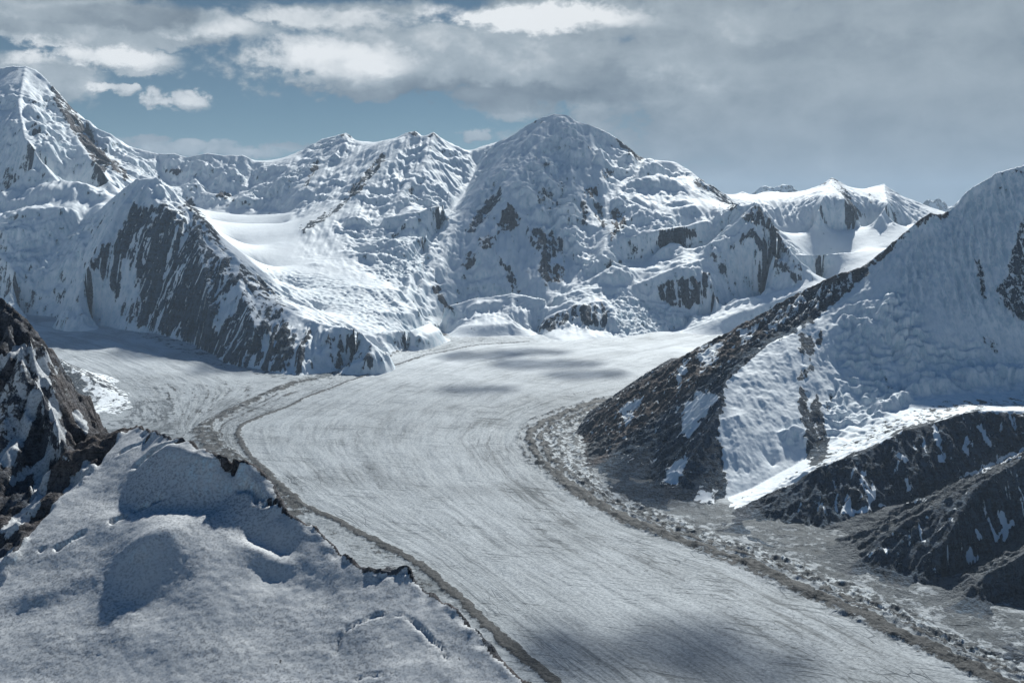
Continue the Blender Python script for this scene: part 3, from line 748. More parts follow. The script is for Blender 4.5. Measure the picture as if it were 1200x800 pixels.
    rid = (ridged(X / 170, Y / 170, 4, 133) - 0.4) * (30 * rocky + 2 * snowy) * steep
    def steps(q, T, sharp):
        f = q - np.floor(q)
        return T * (np.floor(q) + (1 - sharp) * f + sharp * sstep(0.5, 1.0, f) - q)
    add = steps(soft / 100.0 + 1.8 * w1 + 0.5 * w2, 100, 0.7) * shelf
    add = add + steps(soft / 40.0 + 2.2 * w1 + 1.0 * w2, 40, 0.75) * shelf * sstep(-0.2, 0.4, w2 + w1)
    add = add + (np.abs(perlin(X / 70, Y / 70, 190)) - 0.35) * 9 * shelf + fbm(X / 240, Y / 240, 4, 112) * (14 * snowy + 10 * rocky)
    add = add * steep * 0.8 + lumps(X, Y, Z, R.h, [(1040,358,16,6),(1060,372,14,5),(1030,378,18,6),(1050,392,16,6),(1075,398,12,5),(1070,420,14,6),(1085,438,16,6),(1100,450,22,6),(1150,440,30,6),(1190,436,24,6),(1050,470,22,6),(1020,490,16,5),(1075,455,14,5),(940,512,18,5)], 0.95) * snowy
    keep = 1 - 0.7 * near
    Z2 = Z + (add + g1) * keep + (g2 + rid + gf) * (0.4 + 0.6 * keep) + fbm(X / 24, Y / 24, 2, 155) * (2.2 * rocky + 0.9 * snowy) * sstep(0.03, .2, sl0)
    Z2 = Z2 + np.clip(0.8 * (Z2 - blur(Z2, 3)), -8, 8) * (0.3 + 0.7 * steep)
    px, py = project(X, Y, Z2)
    sl = np.hypot(*np.gradient(Z2, R.h)).astype(F)
    wob = fbm(X / 60, Y / 60, 3, 171) * 5.0; wob2 = fbm(X / 60, Y / 60, 3, 172) * 5.0
    s = (0.5 * sig + 0.45 * sig2) * 1.4 + 0.35 * fbm(X / 45, Y / 45, 3, 115)
    s = s * rocky + (0.25 * fbm(X / 45, Y / 45, 3, 115) + 0.5 * sf) * snowy
    # clefts of the rock keep their snow: the signal is turned round there
    PT = [
     ('poly', [(670,520),(684,508),(700,482),(760,440),(850,390),(905,357),(960,328),(1016,308),(1020,318),(1008,332),(985,350),(960,372),(930,392),(900,404),(870,424),(852,447),(850,480),(842,500),(850,540),(853,570),(845,592),(790,602),(730,582),(690,550)], 0.95, 5, 0.0),  # lower flank: the blue of its shade is put into the rock tone
     ('poly', [(680,515),(700,480),(760,438),(850,388),(960,326),(1013,310),(1005,330),(960,362),(905,385),(860,418),(800,466),(745,505),(700,545),(686,545)], 0.88, 6, 1.0),  # upper band: brown rock, pushed lighter to stand for sunlight
     ('poly', [(890,372),(960,335),(1005,318),(1000,335),(960,360),(900,392)], 0.55, 6, 0.35),
     ('poly', [(822,404),(848,400),(838,422),(822,436),(818,420)], 0.25, 3, 0.9),
     ('poly', [(865,386),(892,376),(880,396),(866,405)], 0.2, 3, 0.8),
     ('poly', [(795,430),(806,420),(800,450),(792,455)], 0.2, 3, 0.8), ('poly', [(728,478),(745,468),(756,462),(750,475),(735,495),(726,492)], 0.25, 4, 0.8),
     ('poly', [(803,474),(815,462),(838,460),(842,468),(822,490),(806,512),(799,508)], -0.4, 3, 0.2),
     ('poly', [(784,548),(806,536),(798,558),(784,590),(773,592)], -0.35, 3, 0.2),
     ('poly', [(815,570),(840,575),(838,588),(815,592)], 0.1, 5, 0.2),
     ('line', [(1020,308),(1035,298),(1060,272)], 0.55, 6, 0.7), ('line', [(1075,262),(1092,250),(1106,253)], 0.65, 6, 0.75), ('line', [(1165,204),(1200,200)], 0.4, 3, 0.3),
     ('poly', [(934,392),(944,389),(957,402),(955,418),(946,422),(938,410)], 0.75, 4, 0.1), ('line', [(962,390),(961,402)], 0.7, 4, 0.1),
     ('line', [(937,442),(952,430)], 0.6, 5, 0.15),
     ('poly', [(934,478),(938,447),(946,462),(948,478),(956,455),(962,470),(966,485),(972,512),(972,532),(955,546),(944,536),(942,510)], 0.75, 3, 0.15),
     ('line', [(974,462),(972,476)], 0.6, 4, 0.1),
     ('poly', [(1192,265),(1200,250),(1260,250),(1260,390),(1192,378),(1168,352),(1166,338),(1180,315)], 0.55, 5, 0.12),
     ('line', [(1146,308),(1150,322),(1152,348)], 0.55, 5, 0.12), ('poly', [(1160,215),(1185,212),(1190,235),(1172,240)], 0.2, 8, 0.6),
     ('line', [(1155,398),(1172,412)], 0.3, 7, 0.4), ('line', [(1035,430),(1046,470)], 0.15, 6, 0.1),
     # dark ridges
     ('poly', [(860,620),(900,588),(960,545),(1020,526),(1060,502),(1110,490),(1145,480),(1172,488),(1190,500),(1185,520),(1160,530),(1140,545),(1108,560),(1080,585),(1000,602),(940,632),(905,642),(870,630)], 0.95, 4, 0.08),
     ('poly', [(990,660),(1035,628),(1090,594),(1150,562),(1200,537),(1380,470),(1380,560),(1200,625),(1130,670),(1075,700),(1010,678)], 1.0, 4, 0.15),
     ('poly', [(1100,716),(1150,678),(1200,646),(1380,575),(1380,660),(1200,735),(1140,726)], 1.0, 4, 0.15),
     ('poly', [(1170,757),(1205,728),(1380,640),(1380,820),(1200,775)], 0.95, 4, 0.3),
     # snow lying in the gullies of the dark ridges
     ('line', [(1095,500),(1100,518),(1104,538)], -0.55, 2.2, None), ('line', [(1130,512),(1133,530)], -0.45, 1.8, None), ('line', [(1055,533),(1062,540)], -0.15, 2.2, None),
     ('line', [(1012,555),(1015,572),(1020,588)], -0.25, 1.8, None), ('poly', [(985,600),(992,582),(1002,596),(1015,592),(1024,565),(1026,580),(1018,598),(998,605)], -0.70, 1.3, None),
     ('line', [(980,598),(982,580)], -0.15, 1.3, None), ('line', [(1062,560),(1066,572)], -0.25, 1.3, None), ('line', [(1148,500),(1158,520)], -0.35, 2.2, None), ('line', [(1080,512),(1084,530)], -0.15, 1.8, None),
     ('line', [(1078,590),(1100,578),(1130,560),(1175,540),(1200,526)], -0.55, 2.6, None), ('line', [(1030,592),(1036,594)], -0.55, 1.8, None),
     ('line', [(1172,600),(1180,620),(1176,635)], -0.45, 2.2, None), ('line', [(1158,607),(1168,630),(1186,612)], -0.35, 1.8, None), ('poly', [(1130,650),(1138,640),(1142,655),(1158,650),(1140,664),(1132,662)], -0.65, 1.2, None),
     ('line', [(1083,605),(1088,606)], -0.45, 1.3, None), ('line', [(1078,620),(1082,636)], -0.20, 1.8, None), ('line', [(1108,645),(1113,652)], -0.45, 1.3, None), ('line', [(1144,622),(1150,630)], -0.25, 1.3, None), ('line', [(1038,640),(1040,650)], -0.25, 1.3, None),
     ('line', [(890,630),(900,633)], -0.35, 1.3, None), ('line', [(1078,685),(1082,695)], -0.25, 1.3, None),
    ]
    base = np.where(snowy > 0.4, -0.8, 0.9)
    rock, tone = paint(px + wob, py + wob2, -s * 0.6 * rocky + s * 0.5 * snowy, PT, base)
    runs = sstep(0.10, 0.42, -sig2) * sstep(-0.1, 0.35, fbm(X / 260, Y / 260, 3, 220) + 0.25 * sig)
    rock = rock - 0.75 * runs * rocky * (py0 > 470)
    # scree: gentle rock ground between and below the ridges
    scree = np.zeros_like(Z)
    for pl in ([(905,642),(940,632),(1000,603),(1080,586),(1108,562),(1150,552),(1200,528),(1240,510),(1210,535),(1150,562),(1090,595),(1035,630),(1000,662),(980,690),(900,665),(860,630)],
               [(1010,672),(1075,694),(1130,664),(1200,618),(1380,550),(1380,590),(1200,655),(1150,684),(1100,720),(1020,700)],
               [(690,540),(685,520),(715,505),(720,520),(705,530)],
               [(1110,714),(1160,724),(1200,712),(1380,640),(1380,660),(1200,738),(1170,760),(1120,740)]):
        scree = np.maximum(scree, poly_mask(px + wob, py + wob2, pl, 5))
    scree = scree * (1 - 0.6 * sstep(0.5, 0.9, sl))
    tone = np.where(scree > .5, 0.5, tone).astype(F)
    debr = sstep(0, 1, poly_mask(px + wob, py + wob2, [(800,606),(860,588),(960,536),(1040,490),(1110,468),(1200,464),(1380,462),(1380,478),(1150,482),(1000,526),(930,560),(850,600)], 5)) * snowy
    band = np.sin((py - 0.55 * (1200 - px) * -0.52) * 0.9 + 3 * w2)
    rock = rock + debr * (1.12 + 0.4 * fbm(X / 55, Y / 90, 4, 210) + 0.15 * band)
    rock = np.where(scree > 0.3, np.maximum(rock, 1.35), rock)
    rock = np.where((Z2 < 45) & (snowy < 0.3), np.maximum(rock, 1.2), rock)
    scree = np.maximum(scree, debr)
    icea = shelf * 0.3 + flute * 0.5 + 0.25 * snowy + sstep(1.1, 2.0, sl) * 0.5 * snowy
    vis = (px > -170) & (px < 1370)
    up = Z2 > zglac(X, Y) - 12
    # nothing west of the mountain's foot
    foot = poly_mask(px, py, [(664,522),(690,484),(760,436),(850,384),(1010,300),(1100,225),(1200,170),(1400,100),(1400,830),(1200,800),(1150,748),(1080,712),(1000,684),(900,652),(850,628),(795,612),(730,594),(684,562)], 3) > 0.2
    qv = quads(vis & foot) & quads(up, 'any')
    lab = own[:-1, :-1]
    info = {
     'shaded_mountain': ('big mountain in shade with a fluted snow face and a brown rock flank sloping to the glacier', 'mountain'),
     'dark_ridge': ('dark bare rock ridge with snow filled gullies directly below the hanging glacier', 'ridge'),
     'middle_ridge': ('dark brown rock ridge with thin snow streaks between two fans of grey scree', 'ridge'),
     'near_ridge': ('short dark rock ridge below the second scree fan at the right edge', 'ridge'),
     'corner_ridge': ('low dark rock foot in the bottom right corner beside the moraine', 'ridge'),
    }
    mat = mountain_material('snow_and_rock_right', 6.0, rock_bump=1.5, ledge=0.0, snow_bump=0.6)
    for i, nme in enumerate(names):
        f = qv & (lab == i)
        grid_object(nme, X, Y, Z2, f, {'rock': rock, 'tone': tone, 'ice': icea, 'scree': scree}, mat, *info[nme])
    print('right built', time.time() - T0)
right_mountain()

def left_spur():
    R = Relief(-5600, -3300, 7600, 11400, 12.0)
    L = R.line
    L([(-40,380,10.4),(20,393,10.3),(50,408,10.25),(75,426,10.2),(95,437,10.15),(112,446,10.1),(128,455,10.05),(140,462,9.95),(150,470)], 'scree_slope', jag=8, seed=3)
    L([(75,426,10.2),(85,455,9.9),(100,478,9.6)], 'scree_slope', jag=5, seed=4)
    L([(150,470),(148,478),(135,487),(118,496),(100,506),(70,520)])
    L([(150,468),(130,450),(100,428),(60,400)][:2])
    R.border(-40, 'lrt'); R.border(-40, 'b')
    Z = R.build(); X, Y = R.X, R.Y
    g, sig = gullies(X, Y, Z, R.h, 160, 3, 1.0, 7)
    Z2 = Z + g * 8 + fbm(X / 50, Y / 50, 3, 5) * 3
    px, py = project(X, Y, Z2)
    rock, tone = paint(px, py, 0.4 * sig, [('poly', [(85,430),(100,450),(105,480),(90,490),(80,460)], 0.6, 4, 0.4), ('line', [(75,425),(112,445),(150,466)], 0.6, 4, 0.5), ('poly', [(95,500),(150,468),(150,485),(110,512)], 0.6, 4, 0.5), ('poly', [(60,425),(95,440),(110,470),(95,505),(60,480)], 0.8, 5, 0.1)], 0.42)  # left part painted as darker rock to stand for its bluish shade
    up = Z2 > zglac(X, Y) - 12
    z = np.zeros_like(Z)
    grid_object('scree_slope', X, Y, Z2, quads(up, 'any'), {'rock': rock, 'tone': tone, 'ice': z, 'scree': z + 0.8}, mountain_material('snow_and_scree', 8.0), 'small pale slope of snow and scree on the far side of the black rock peak', 'hill')
left_spur()
# ================================================================== the glacier with its moraines
MORAINE_A = [(520,392),(470,408),(440,424),(400,436),(350,448),(310,463),(267,483),(243,495),(238,505),(247,520),(265,537),(300,560),(340,600)]
MORAINE_B = [(620,400),(560,404),(500,416),(440,436),(400,450),(365,463),(333,478),(305,488),(283,498),(278,510),(290,531),(310,553),(350,590),(400,613),(433,630),(467,648),(490,660),(510,676),(540,703),(563,725),(587,746),(615,770),(650,798),(700,840)]
RIGHT_L = [(850,440),(800,450),(735,461),(690,468),(650,480),(620,493),(607,505),(605,520),(617,540),(650,566),(690,595),(740,619),(800,639),(880,671),(960,706),(1040,746),(1100,776),(1150,800),(1230,850)]
RIGHT_R = [(850,446),(800,458),(735,470),(700,476),(665,490),(640,500),(632,515),(648,540),(690,572),(735,598),(790,622),(850,642),(920,668),(1000,704),(1080,738),(1150,770),(1220,806)]
RIGHT_O = [(800,468),(740,478),(712,490),(688,508),(684,530),(700,560),(740,586),(800,610),(860,630),(930,655),(1010,688),(1110,735),(1200,778),(1260,810)]
def to_world(pl): return np.array([on_glacier(*p)[:2] for p in pl])

def glacier():
    ys = [3000.0]
    while ys[-1] < 15600: ys.append(ys[-1] * 1.0017)
    ys = np.array(ys); n = 1100
    u = np.linspace(-0.62, 0.62, n)
    Yg = np.repeat(ys[:, None], n, 1); Xg = ys[:, None] * u[None]
    X = Xg.astype(F); Y = Yg.astype(F)
    # stream function: lines of equal value follow the ice
    h = 40.0
    gx = np.arange(-9800, 9800, h); gy = np.arange(2600, 15800, h)
    m = np.zeros((len(gy), len(gx)), bool); v = np.zeros(m.shape, F)
    def curve(pl, val):
        d = dense([(a[0], a[1], 0) for a in to_world(pl)], 20)
        ix = np.round((d[:, 0] - gx[0]) / h).astype(int); iy = np.round((d[:, 1] - gy[0]) / h).astype(int)
        ok = (ix >= 0) & (iy >= 0) & (ix < len(gx)) & (iy < len(gy))
        m[iy[ok], ix[ok]] = True; v[iy[ok], ix[ok]] = val
    curve(MORAINE_A, -420); curve(MORAINE_B, 0); curve(RIGHT_L, 2300); curve(RIGHT_R, 2550); curve(RIGHT_O, 2950)
    curve([(900,350),(830,384),(740,402),(650,412),(560,430),(470,462),(420,490),(410,520),(450,570),(560,650),(700,745),(800,800)], 900)
    curve([(900,372),(830,404),(740,425),(640,448),(560,480),(530,515),(560,560),(650,630),(760,690),(900,760),(980,800)], 1650)
    curve([(60,378),(150,396),(230,425),(300,447),(350,445)], -600)
    curve([(40,395),(120,420),(180,450),(200,480),(205,510)], -1300)
    curve([(60,410),(120,440),(150,470),(150,500)], -1900)
    psi_g = solve(m, v, 80)
    fx = np.clip((Xg - gx[0]) / h, 0, len(gx) - 1.001); fy = np.clip((Yg - gy[0]) / h, 0, len(gy) - 1.001)
    i = fx.astype(int); j = fy.astype(int); fx = (fx - i).astype(F); fy = (fy - j).astype(F)
    psi = (psi_g[j, i] * (1 - fx) + psi_g[j, i + 1] * fx) * (1 - fy) + (psi_g[j + 1, i] * (1 - fx) + psi_g[j + 1, i + 1] * fx) * fy
    wob = fbm(X / 180, Y / 180, 4, 300) * 45
    wobs = fbm(X / 60, Y / 60, 3, 301) * 14
    def dline(pl, reach): return line_dist(X + wobs, Y + wobs * .7, to_world(pl), reach)
    def between(a, b, soft):
        w = np.concatenate([to_world(a), to_world(b)[::-1]]); return poly_mask(X + wob * .5, Y + wob * .5, w, soft)
    right = between(RIGHT_L, RIGHT_R, 18)
    outer = between(RIGHT_R, RIGHT_O, 25)
    beyond = poly_mask(X + wob, Y + wob, np.concatenate([to_world(RIGHT_O), to_world([(1400,800),(1400,700),(1100,640),(850,590),(690,500),(780,465)])]), 40)
    dA = dline(MORAINE_A, 260); dB = dline(MORAINE_B, 220); dR = dline(RIGHT_L, 120)
    wA = (80 + 50 * sstep(9000, 7600, Y)) * (1 + 0.6 * fbm(X / 260, Y / 260, 3, 299))
    bandA = 1 - sstep(0.5, 1.2, dA / wA); bandB = 1 - sstep(0.35, 1.2, dB / (30 + 8 * sstep(8500, 5000, Y)))
    edgeR = 1 - sstep(0.3, 1.2, dR / 28)
    inner = poly_mask(X + wob, Y + wob, np.concatenate([to_world(MORAINE_A), to_world(MORAINE_B)[::-1]]), 30)
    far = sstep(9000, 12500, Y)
    d2 = line_dist(X + wobs, Y + wobs, to_world([(860,384),(780,393),(720,399),(690,403),(640,412),(560,426),(480,440),(420,452)]), 150)
    thin = (1 - sstep(0.3, 1.3, d2 / 30)) * sstep(-0.2, 0.3, fbm(X / 300, Y / 300, 2, 310))
    pn = psi + 55 * fbm(X / 160, Y / 160, 3, 319) + 22 * fbm(X / 50, Y / 50, 2, 318)
    def band(c, w): return 1 - sstep(0.45, 1.15, np.abs(pn - c) / w)
    lower = sstep(7500, 6500, Y)
    rr = np.maximum.reduce([0.85 * band(2306, 24), (0.2 + 1.0 * lower) * band(2375, 75), (1.15 - 0.25 * lower) * band(2440, 55), (0.9 - 0.2 * lower) * band(2560, 42), 0.55 * band(2690, 30), 0.3 * band(2860, 40)])
    zone = poly_mask(X, Y, np.concatenate([to_world(RIGHT_L), to_world(RIGHT_O)[::-1]]), 60)
    deb = rr * zone * (0.85 + 0.45 * fbm(psi / 40, Y / 300, 3, 320))
    deb = np.maximum(deb, 0.95 * bandA * (0.72 + 0.6 * fbm(X / 90, Y / 90, 3, 321)))
    pl = psi + 30 * fbm(X / 160, Y / 160, 3, 360)
    for c_, w_, a_ in ((-560, 22, .62), (-330, 20, .6), (-240, 26, .7), (-130, 14, .5), (-760, 24, .5)):
        deb = np.maximum(deb, a_ * (1 - sstep(0.4, 1.2, np.abs(pl - c_) / w_)) * sstep(10800, 9800, Y) * (X < 200) * (0.85 + 0.5 * fbm(psi / 60, Y / 300, 2, 361)))
    deb = np.maximum(deb, 0.98 * bandB * (0.95 - 0.25 * sstep(9000, 11500, Y)))
    deb = np.maximum(deb, 0.40 * thin)
    deb = np.maximum(deb, outer * (0.06 + 0.5 * fbm(psi / 45, Y / 300, 3, 322)))
    deb = np.maximum(deb, beyond * (0.60 + 0.3 * fbm(X / 130, Y / 130, 3, 323)))
    leftb = poly_mask(X + wob, Y + wob, to_world([(140,478),(160,470),(205,468),(215,520),(165,500),(110,510),(120,498),(145,486)]), 40)
    deb = np.maximum(deb, leftb * (0.42 + 0.4 * fbm(psi / 70, Y / 300, 3, 324)))
    lb = sstep(-2000, -1500, psi) * sstep(-480, -560, psi) * sstep(11300, 10300, Y) * (X < -900)
    deb = np.maximum(deb, lb * (0.20 + 0.55 * fbm(psi / 55, Y / 500, 3, 326)))
    deb = np.maximum(deb, inner * (0.16 + 0.5 * fbm(psi / 30, Y / 400, 3, 327)))
    base = poly_mask(X + wob, Y + wob, to_world([(140,386),(220,398),(265,425),(350,438),(440,420),(450,430),(390,444),(340,446),(260,432),(200,408)]), 30)
    deb = np.maximum(deb, base * (0.38 + 0.3 * fbm(X / 120, Y / 120, 3, 325)))
    serac = np.maximum(outer * (0.75 + 0.4 * fbm(X / 200, Y / 200, 2, 330)), 0.5 * right * sstep(0.1, 0.5, fbm(X / 140, Y / 140, 2, 331)))
    serac = np.maximum(serac, inner * 0.42)
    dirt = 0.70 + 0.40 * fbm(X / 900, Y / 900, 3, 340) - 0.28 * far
    dirt = dirt + 0.35 * inner + 0.4 * sstep(-1900, -900, psi) * sstep(-300, -700, psi) * sstep(11200, 9800, Y)
    dirt = dirt + 0.5 * sstep(2300, 1900, psi) * sstep(1500, 1900, psi) * sstep(11000, 9000, Y)
    # relief
    Z = zglac(X, Y).astype(F)
    Z += fbm(X / 420, Y / 420, 3, 350) * 9 + fbm(psi / 130, Y / 900, 3, 351) * 5 + fbm(psi / 38, Y / 320, 2, 352) * 1.6
    Z += rr * zone * 16 + bandA * 16 + bandB * 9
    rough = np.clip(np.maximum(np.maximum(right, outer), np.maximum(bandA * .7, beyond * .6)), 0, 1)
    Z += rough * ((ridged(X / 170, Y / 170, 5, 353) - 0.4) * 22 + fbm(X / 26, Y / 26, 2, 354) * 3)
    Z += np.clip(serac, 0, 1) * (ridged(X / 48, Y / 48, 3, 356) - 0.45) * 15
    Z += far * (ridged(psi / 60, Y / 500, 2, 357) - 0.4) * 4
    mat = glacier_material('glacier_ice')
    crack = np.maximum(sstep(420, 60, np.abs(psi - 260)) * sstep(8200, 6800, Y), np.maximum(0.8 * inner, sstep(1500, 2200, psi) * sstep(2450, 2250, psi)))
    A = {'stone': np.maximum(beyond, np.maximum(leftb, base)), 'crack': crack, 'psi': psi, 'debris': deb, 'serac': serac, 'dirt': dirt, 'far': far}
    mor = np.maximum(np.maximum(right, edgeR * (deb > 0.3)), np.maximum(bandA, bandB)) > 0.5
    rub = (np.maximum(outer, beyond) > 0.5) & ~mor
    fm = mor[:-1, :-1]; fr = rub[:-1, :-1]
    grid_object('moraine', X, Y, Z, fm, A, mat, 'dark bands of rubble curving along both sides of the white ice', 'moraine')
    grid_object('rubble_ice', X, Y, Z, fr & ~fm, A, mat, 'belt of broken ice and grey stones between the dark moraine and the rock ridges', 'rubble')
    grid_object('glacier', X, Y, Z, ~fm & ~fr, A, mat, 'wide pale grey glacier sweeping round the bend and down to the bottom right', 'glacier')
    print('glacier built', time.time() - T0)
glacier()
# ================================================================== the snow dome and black rock peak at the front
CREST = [(160,497,1420),(176,503,1415),(197,515,1410),(220,518,1390),(233,525,1372),(267,535,1350),(293,542,1330),(304,548,1312),(310,556,1300),(320,563,1288),(330,589,1240),(343,607,1215),(356,612,1190),(370,618,1175),(400,648,1120),(427,665,1090),(455,668,1082),(477,664,1075),(490,685,1030),(512,697,1005),(533,710,980),(545,722,960),(557,736,935),(572,752,905),(587,766,885),(604,782,865),(620,797,850),(660,835,815),(720,900,770)]
CLIMB = 0.45
def lift(p):
    """(px, py, metres above the dome's gently climbing mean plane)"""
    dx, dy, dz = ray(p[0], p[1]); k = -dz / dy
    return (p[0], p[1], (367 + 800 * CLIMB - p[2]) / (k + CLIMB))
def tilt(p):
    if len(p) != 3: return p
    z = P(p, 1.0)[2]
    return lift((p[0], p[1], z - 1400 - 0.14 * (p[2] - 800)))
CREST = [lift((p[0], p[1], float(np.interp(p[0], [160,180,200,233,267,293,310,343,400,455,477,490,533,620], [6,20,32,40,40,34,26,14,6,10,10,4,2,0])))) for p in CREST]
FOOTR = [lift((a, b, 0)) for a, b in [(-60,690),(0,688),(10,668),(28,640),(48,615),(60,590),(85,575),(108,555),(122,530),(140,512),(158,500)]]
def front_ridge():
    R = Relief(-900, 420, 430, 1700, 2.3)
    L0 = lambda p, o=None, jag=0, seed=1: R.line(p, o, k=1.0, jag=jag, seed=seed)
    L = lambda p, o=None, jag=0, seed=1: L0([(q[0], q[1], q[2] * .8) if len(q) == 3 else q for q in p], o, jag, seed)
    L0(CREST)
    # the far side drops to the glacier
    def off(pts, dx, dy, dz):
        out = []
        for p in pts:
            a = P(p, 1.0); out.append((a[0] + dx, a[1] + dy, a[2] + dz, 0))
        return out
    L0(off(CREST, 14, 32, -62))
    L0(off(CREST, 60, 140, -300))
    # rock peak
    PK = [(-80,322,1640),(-40,336,1620),(-8,340,1605),(4,350,1600),(12,360,1590),(28,374,1580),(42,390,1570),(55,400,1560),(66,420,1550),(74,440,1545),(85,463,1535),(95,480,1528),(101,494,1520),(112,507,1500),(128,506,1470),(146,500,1450),(160,497,1470)]
    PK = [(a, b, c * .8) for a, b, c in PK]
    L0(PK, jag=5, seed=3)
    L0(off(PK, 15, 70, -90)); L0(off(PK, 30, 220, -330))
    L([(4,350,1600),(18,405,1520),(30,412,1505),(45,440,1475),(60,480,1430),(72,520,1375),(85,555,1315)], jag=6, seed=4)
    L([(18,405,1520),(0,425,1500),(-30,440,1490)], jag=5, seed=5)
    L([(101,494,1520),(85,520,1440),(60,565,1345),(40,600,1280)], jag=5, seed=6)
    L([(-40,480,1440),(0,510,1415),(30,520,1400)], jag=5, seed=7)
    L([(60,560,1320),(20,590,1270),(-20,600,1260)], jag=5, seed=8)
    L0(FOOTR)
    # the snow: shelves, lips and hollows
    S = R.line
    def W(p): L0([lift(q) for q in p])
    W([(178,526,26),(190,524,36),(210,526,42),(240,533,42),(262,545,32),(275,560,20)])          # rim over the upper hollow
    W([(145,594,8),(165,596,12),(190,597,13),(215,598,13),(245,594,12),(270,586,10)])
    W([(168,512,10),(165,535,10),(150,560,8),(125,580,5),(110,592,0)])
    W([(298,560,27),(305,585,18),(322,608,12),(345,626,9)])
    W([(130,628,10),(165,607,22),(200,603,27),(225,602,22),(262,599,14)])
    W([(125,662,6),(140,654,12),(153,644,20),(166,631,27),(178,620,31),(192,613,32),(206,612,30),(216,616,24),(230,626,17),(250,634,14)])   # lip of the tongue shaped hollow
    W([(162,704,0),(172,714,0),(184,719,0),(194,710,0),(200,695,2)])
    W([(154,655,13),(157,680,8),(162,704,0)]); W([(216,618,22),(208,650,15),(204,678,6),(200,698,2)]); W([(240,650,13),(232,690,9),(220,720,4)]); W([(130,680,5),(140,710,3),(150,735,1)])
    W([(120,720,2),(128,735,0)])
    W([(0,702,3),(25,692,5),(60,690,6),(100,672,8),(125,660,7)]); W([(0,722,0),(40,712,0),(75,704,1),(110,688,2)])
    W([(60,650,2),(90,622,6),(130,603,10)])
    W([(275,620,10),(290,627,15),(310,636,16),(330,646,13),(345,652,8)]); W([(285,642,-3),(305,651,-3),(335,661,-3)])
    W([(308,660,4),(340,668,6)]); W([(312,678,-4),(335,680,-4),(352,672,0)])
    W([(x, 800, 0) for x in (-80, 0, 100, 200, 300, 400, 500, 580)]); W([(60,860,0),(300,870,0),(600,870,0)])
    W([(60,760,2),(130,765,-2),(230,752,3),(320,740,-2),(400,730,4),(460,712,6),(500,712,2)]); W([(300,700,3),(360,695,-1),(420,690,4),(450,680,3)])
    W([(440,735,5),(455,745,3),(470,760,1),(480,780,2)]); W([(475,735,5),(500,760,2),(520,790,2)])
    R.border(-100, 't'); R.border(1330, 'l')
    Z = R.build(); X, Y = R.X, R.Y
    px0, py0 = project(X, Y, Z)
    print('front solved', time.time() - T0)
    DOME = [(160,497)] + [c[:2] for c in CREST[1:]] + [(720,1200),(-300,1200),(-300,690),(0,688),(10,668),(28,640),(48,615),(60,590),(85,575),(108,555),(122,530),(140,512)]
    cr = np.array([P(c, 1.0)[:2] for c in CREST]); foot = np.array([P(c, 1.0)[:2] for c in FOOTR])
    area = np.concatenate([foot, cr, [(500, 300), (-1500, 300), (-1500, foot[0][1])]])
    wobm = fbm(X / 30, Y / 30, 3, 401) * 5
    snow = poly_mask(X + wobm, Y + wobm, area, 5)
    far_side = poly_mask(X, Y, np.concatenate([[P(p, 1.0)[:2] for p in PK], cr, [(900, 300), (900, 2400), (-1500, 2400)]]), 3)
    rocky = 1 - snow
    near = line_dist(X, Y, cr, 60); edge = sstep(0, 30, near)
    Zb = blur(Z, 2); Z1 = Z * (1 - snow * edge) + Zb * snow * edge
    # snow: rolls and fine wind crust; rock: ribs and ledges
    roll = fbm(X / 150, Y / 150, 3, 410) * 5 + fbm(X / 34, Y / 34, 3, 411) * 0.9
    crust = (ridged(X / 5.5 + .5 * perlin(X / 19, Y / 19, 3), Y / 5.5, 2, 412) - .4) * 1.15
    g, sig = gullies(X, Y, blur(Z, 4), R.h, 110, 4, 1.0, 403)
    g2, sig2 = gullies(X, Y, blur(Z, 2) + g * 6, R.h, 38, 3, 1.0, 404)
    led = np.sin(6.283 * (Z / 26 + 1.2 * fbm(X / 90, Y / 90, 3, 420) + 0.3 * X / 60)) * 3.2
    rr = g * 13 + g2 * 6 + led + (ridged(X / 60, Y / 60, 4, 421) - .4) * 17 + fbm(X / 12, Y / 12, 2, 422) * 2.0
    pk = np.array([P(p, 1.0)[:2] for p in PK]); npk = sstep(0, 25, line_dist(X, Y, pk, 60))
    Z2 = Z1 + snow * (roll + crust) * (0.15 + 0.85 * edge) + rocky * rr * np.minimum(0.3 + 0.7 * edge, 0.4 + 0.6 * npk)
    # ragged broken lip along the crest
    lip = 1 - sstep(2, 16, near)
    Z2 += lip * fbm(X / 14, Y / 14, 3, 430) * 3.5
    # cracks in the snow
    for pl, dep, wd in (([(130,655,1100),(150,648,1115),(168,636,1135),(190,625,1150)], 9, 5), ([(165,608,1235),(182,606,1240),(210,603,1248),(225,600,1260)], 12, 7), ([(50,690,1052),(80,680,1062),(100,668,1082)], 8, 5),
                        ([(145,592,1300),(160,578,1318),(188,570,1328)], 5, 4), ([(205,565,1330),(208,572,1318)], 4, 3), ([(245,555,1335),(262,565,1318)], 5, 4), ([(285,628,1165),(310,642,1140),(335,655,1112)], 9, 5),
                        ([(395,765,880),(410,745,915),(440,735,930),(470,738,930),(500,755,905),(525,775,870)], 2.5, 3), ([(440,705,1000),(480,704,1000)], 2.5, 3), ([(420,790,838),(470,785,845)], 2, 3), ([(480,690,1035),(500,710,990),(520,730,955)], 2, 3), ([(400,655,1112),(430,675,1070),(470,690,1040)], 2, 2.5)):
        d = line_dist(X + wobm * .8, Y + wobm * .8, [P(tilt(p), 1.0)[:2] for p in pl], 40)
        wv = wd * np.clip(0.42 + 0.9 * fbm(X / 16, Y / 16, 3, 450), 0.02, 1.2)
        Z2 -= dep * (1 - sstep(0.3, 1.0, d / wv))
        Z2 += 0.2 * dep * (1 - sstep(0.0, 6.0, d / wd)) * sstep(0.8, 1.6, d / wv)
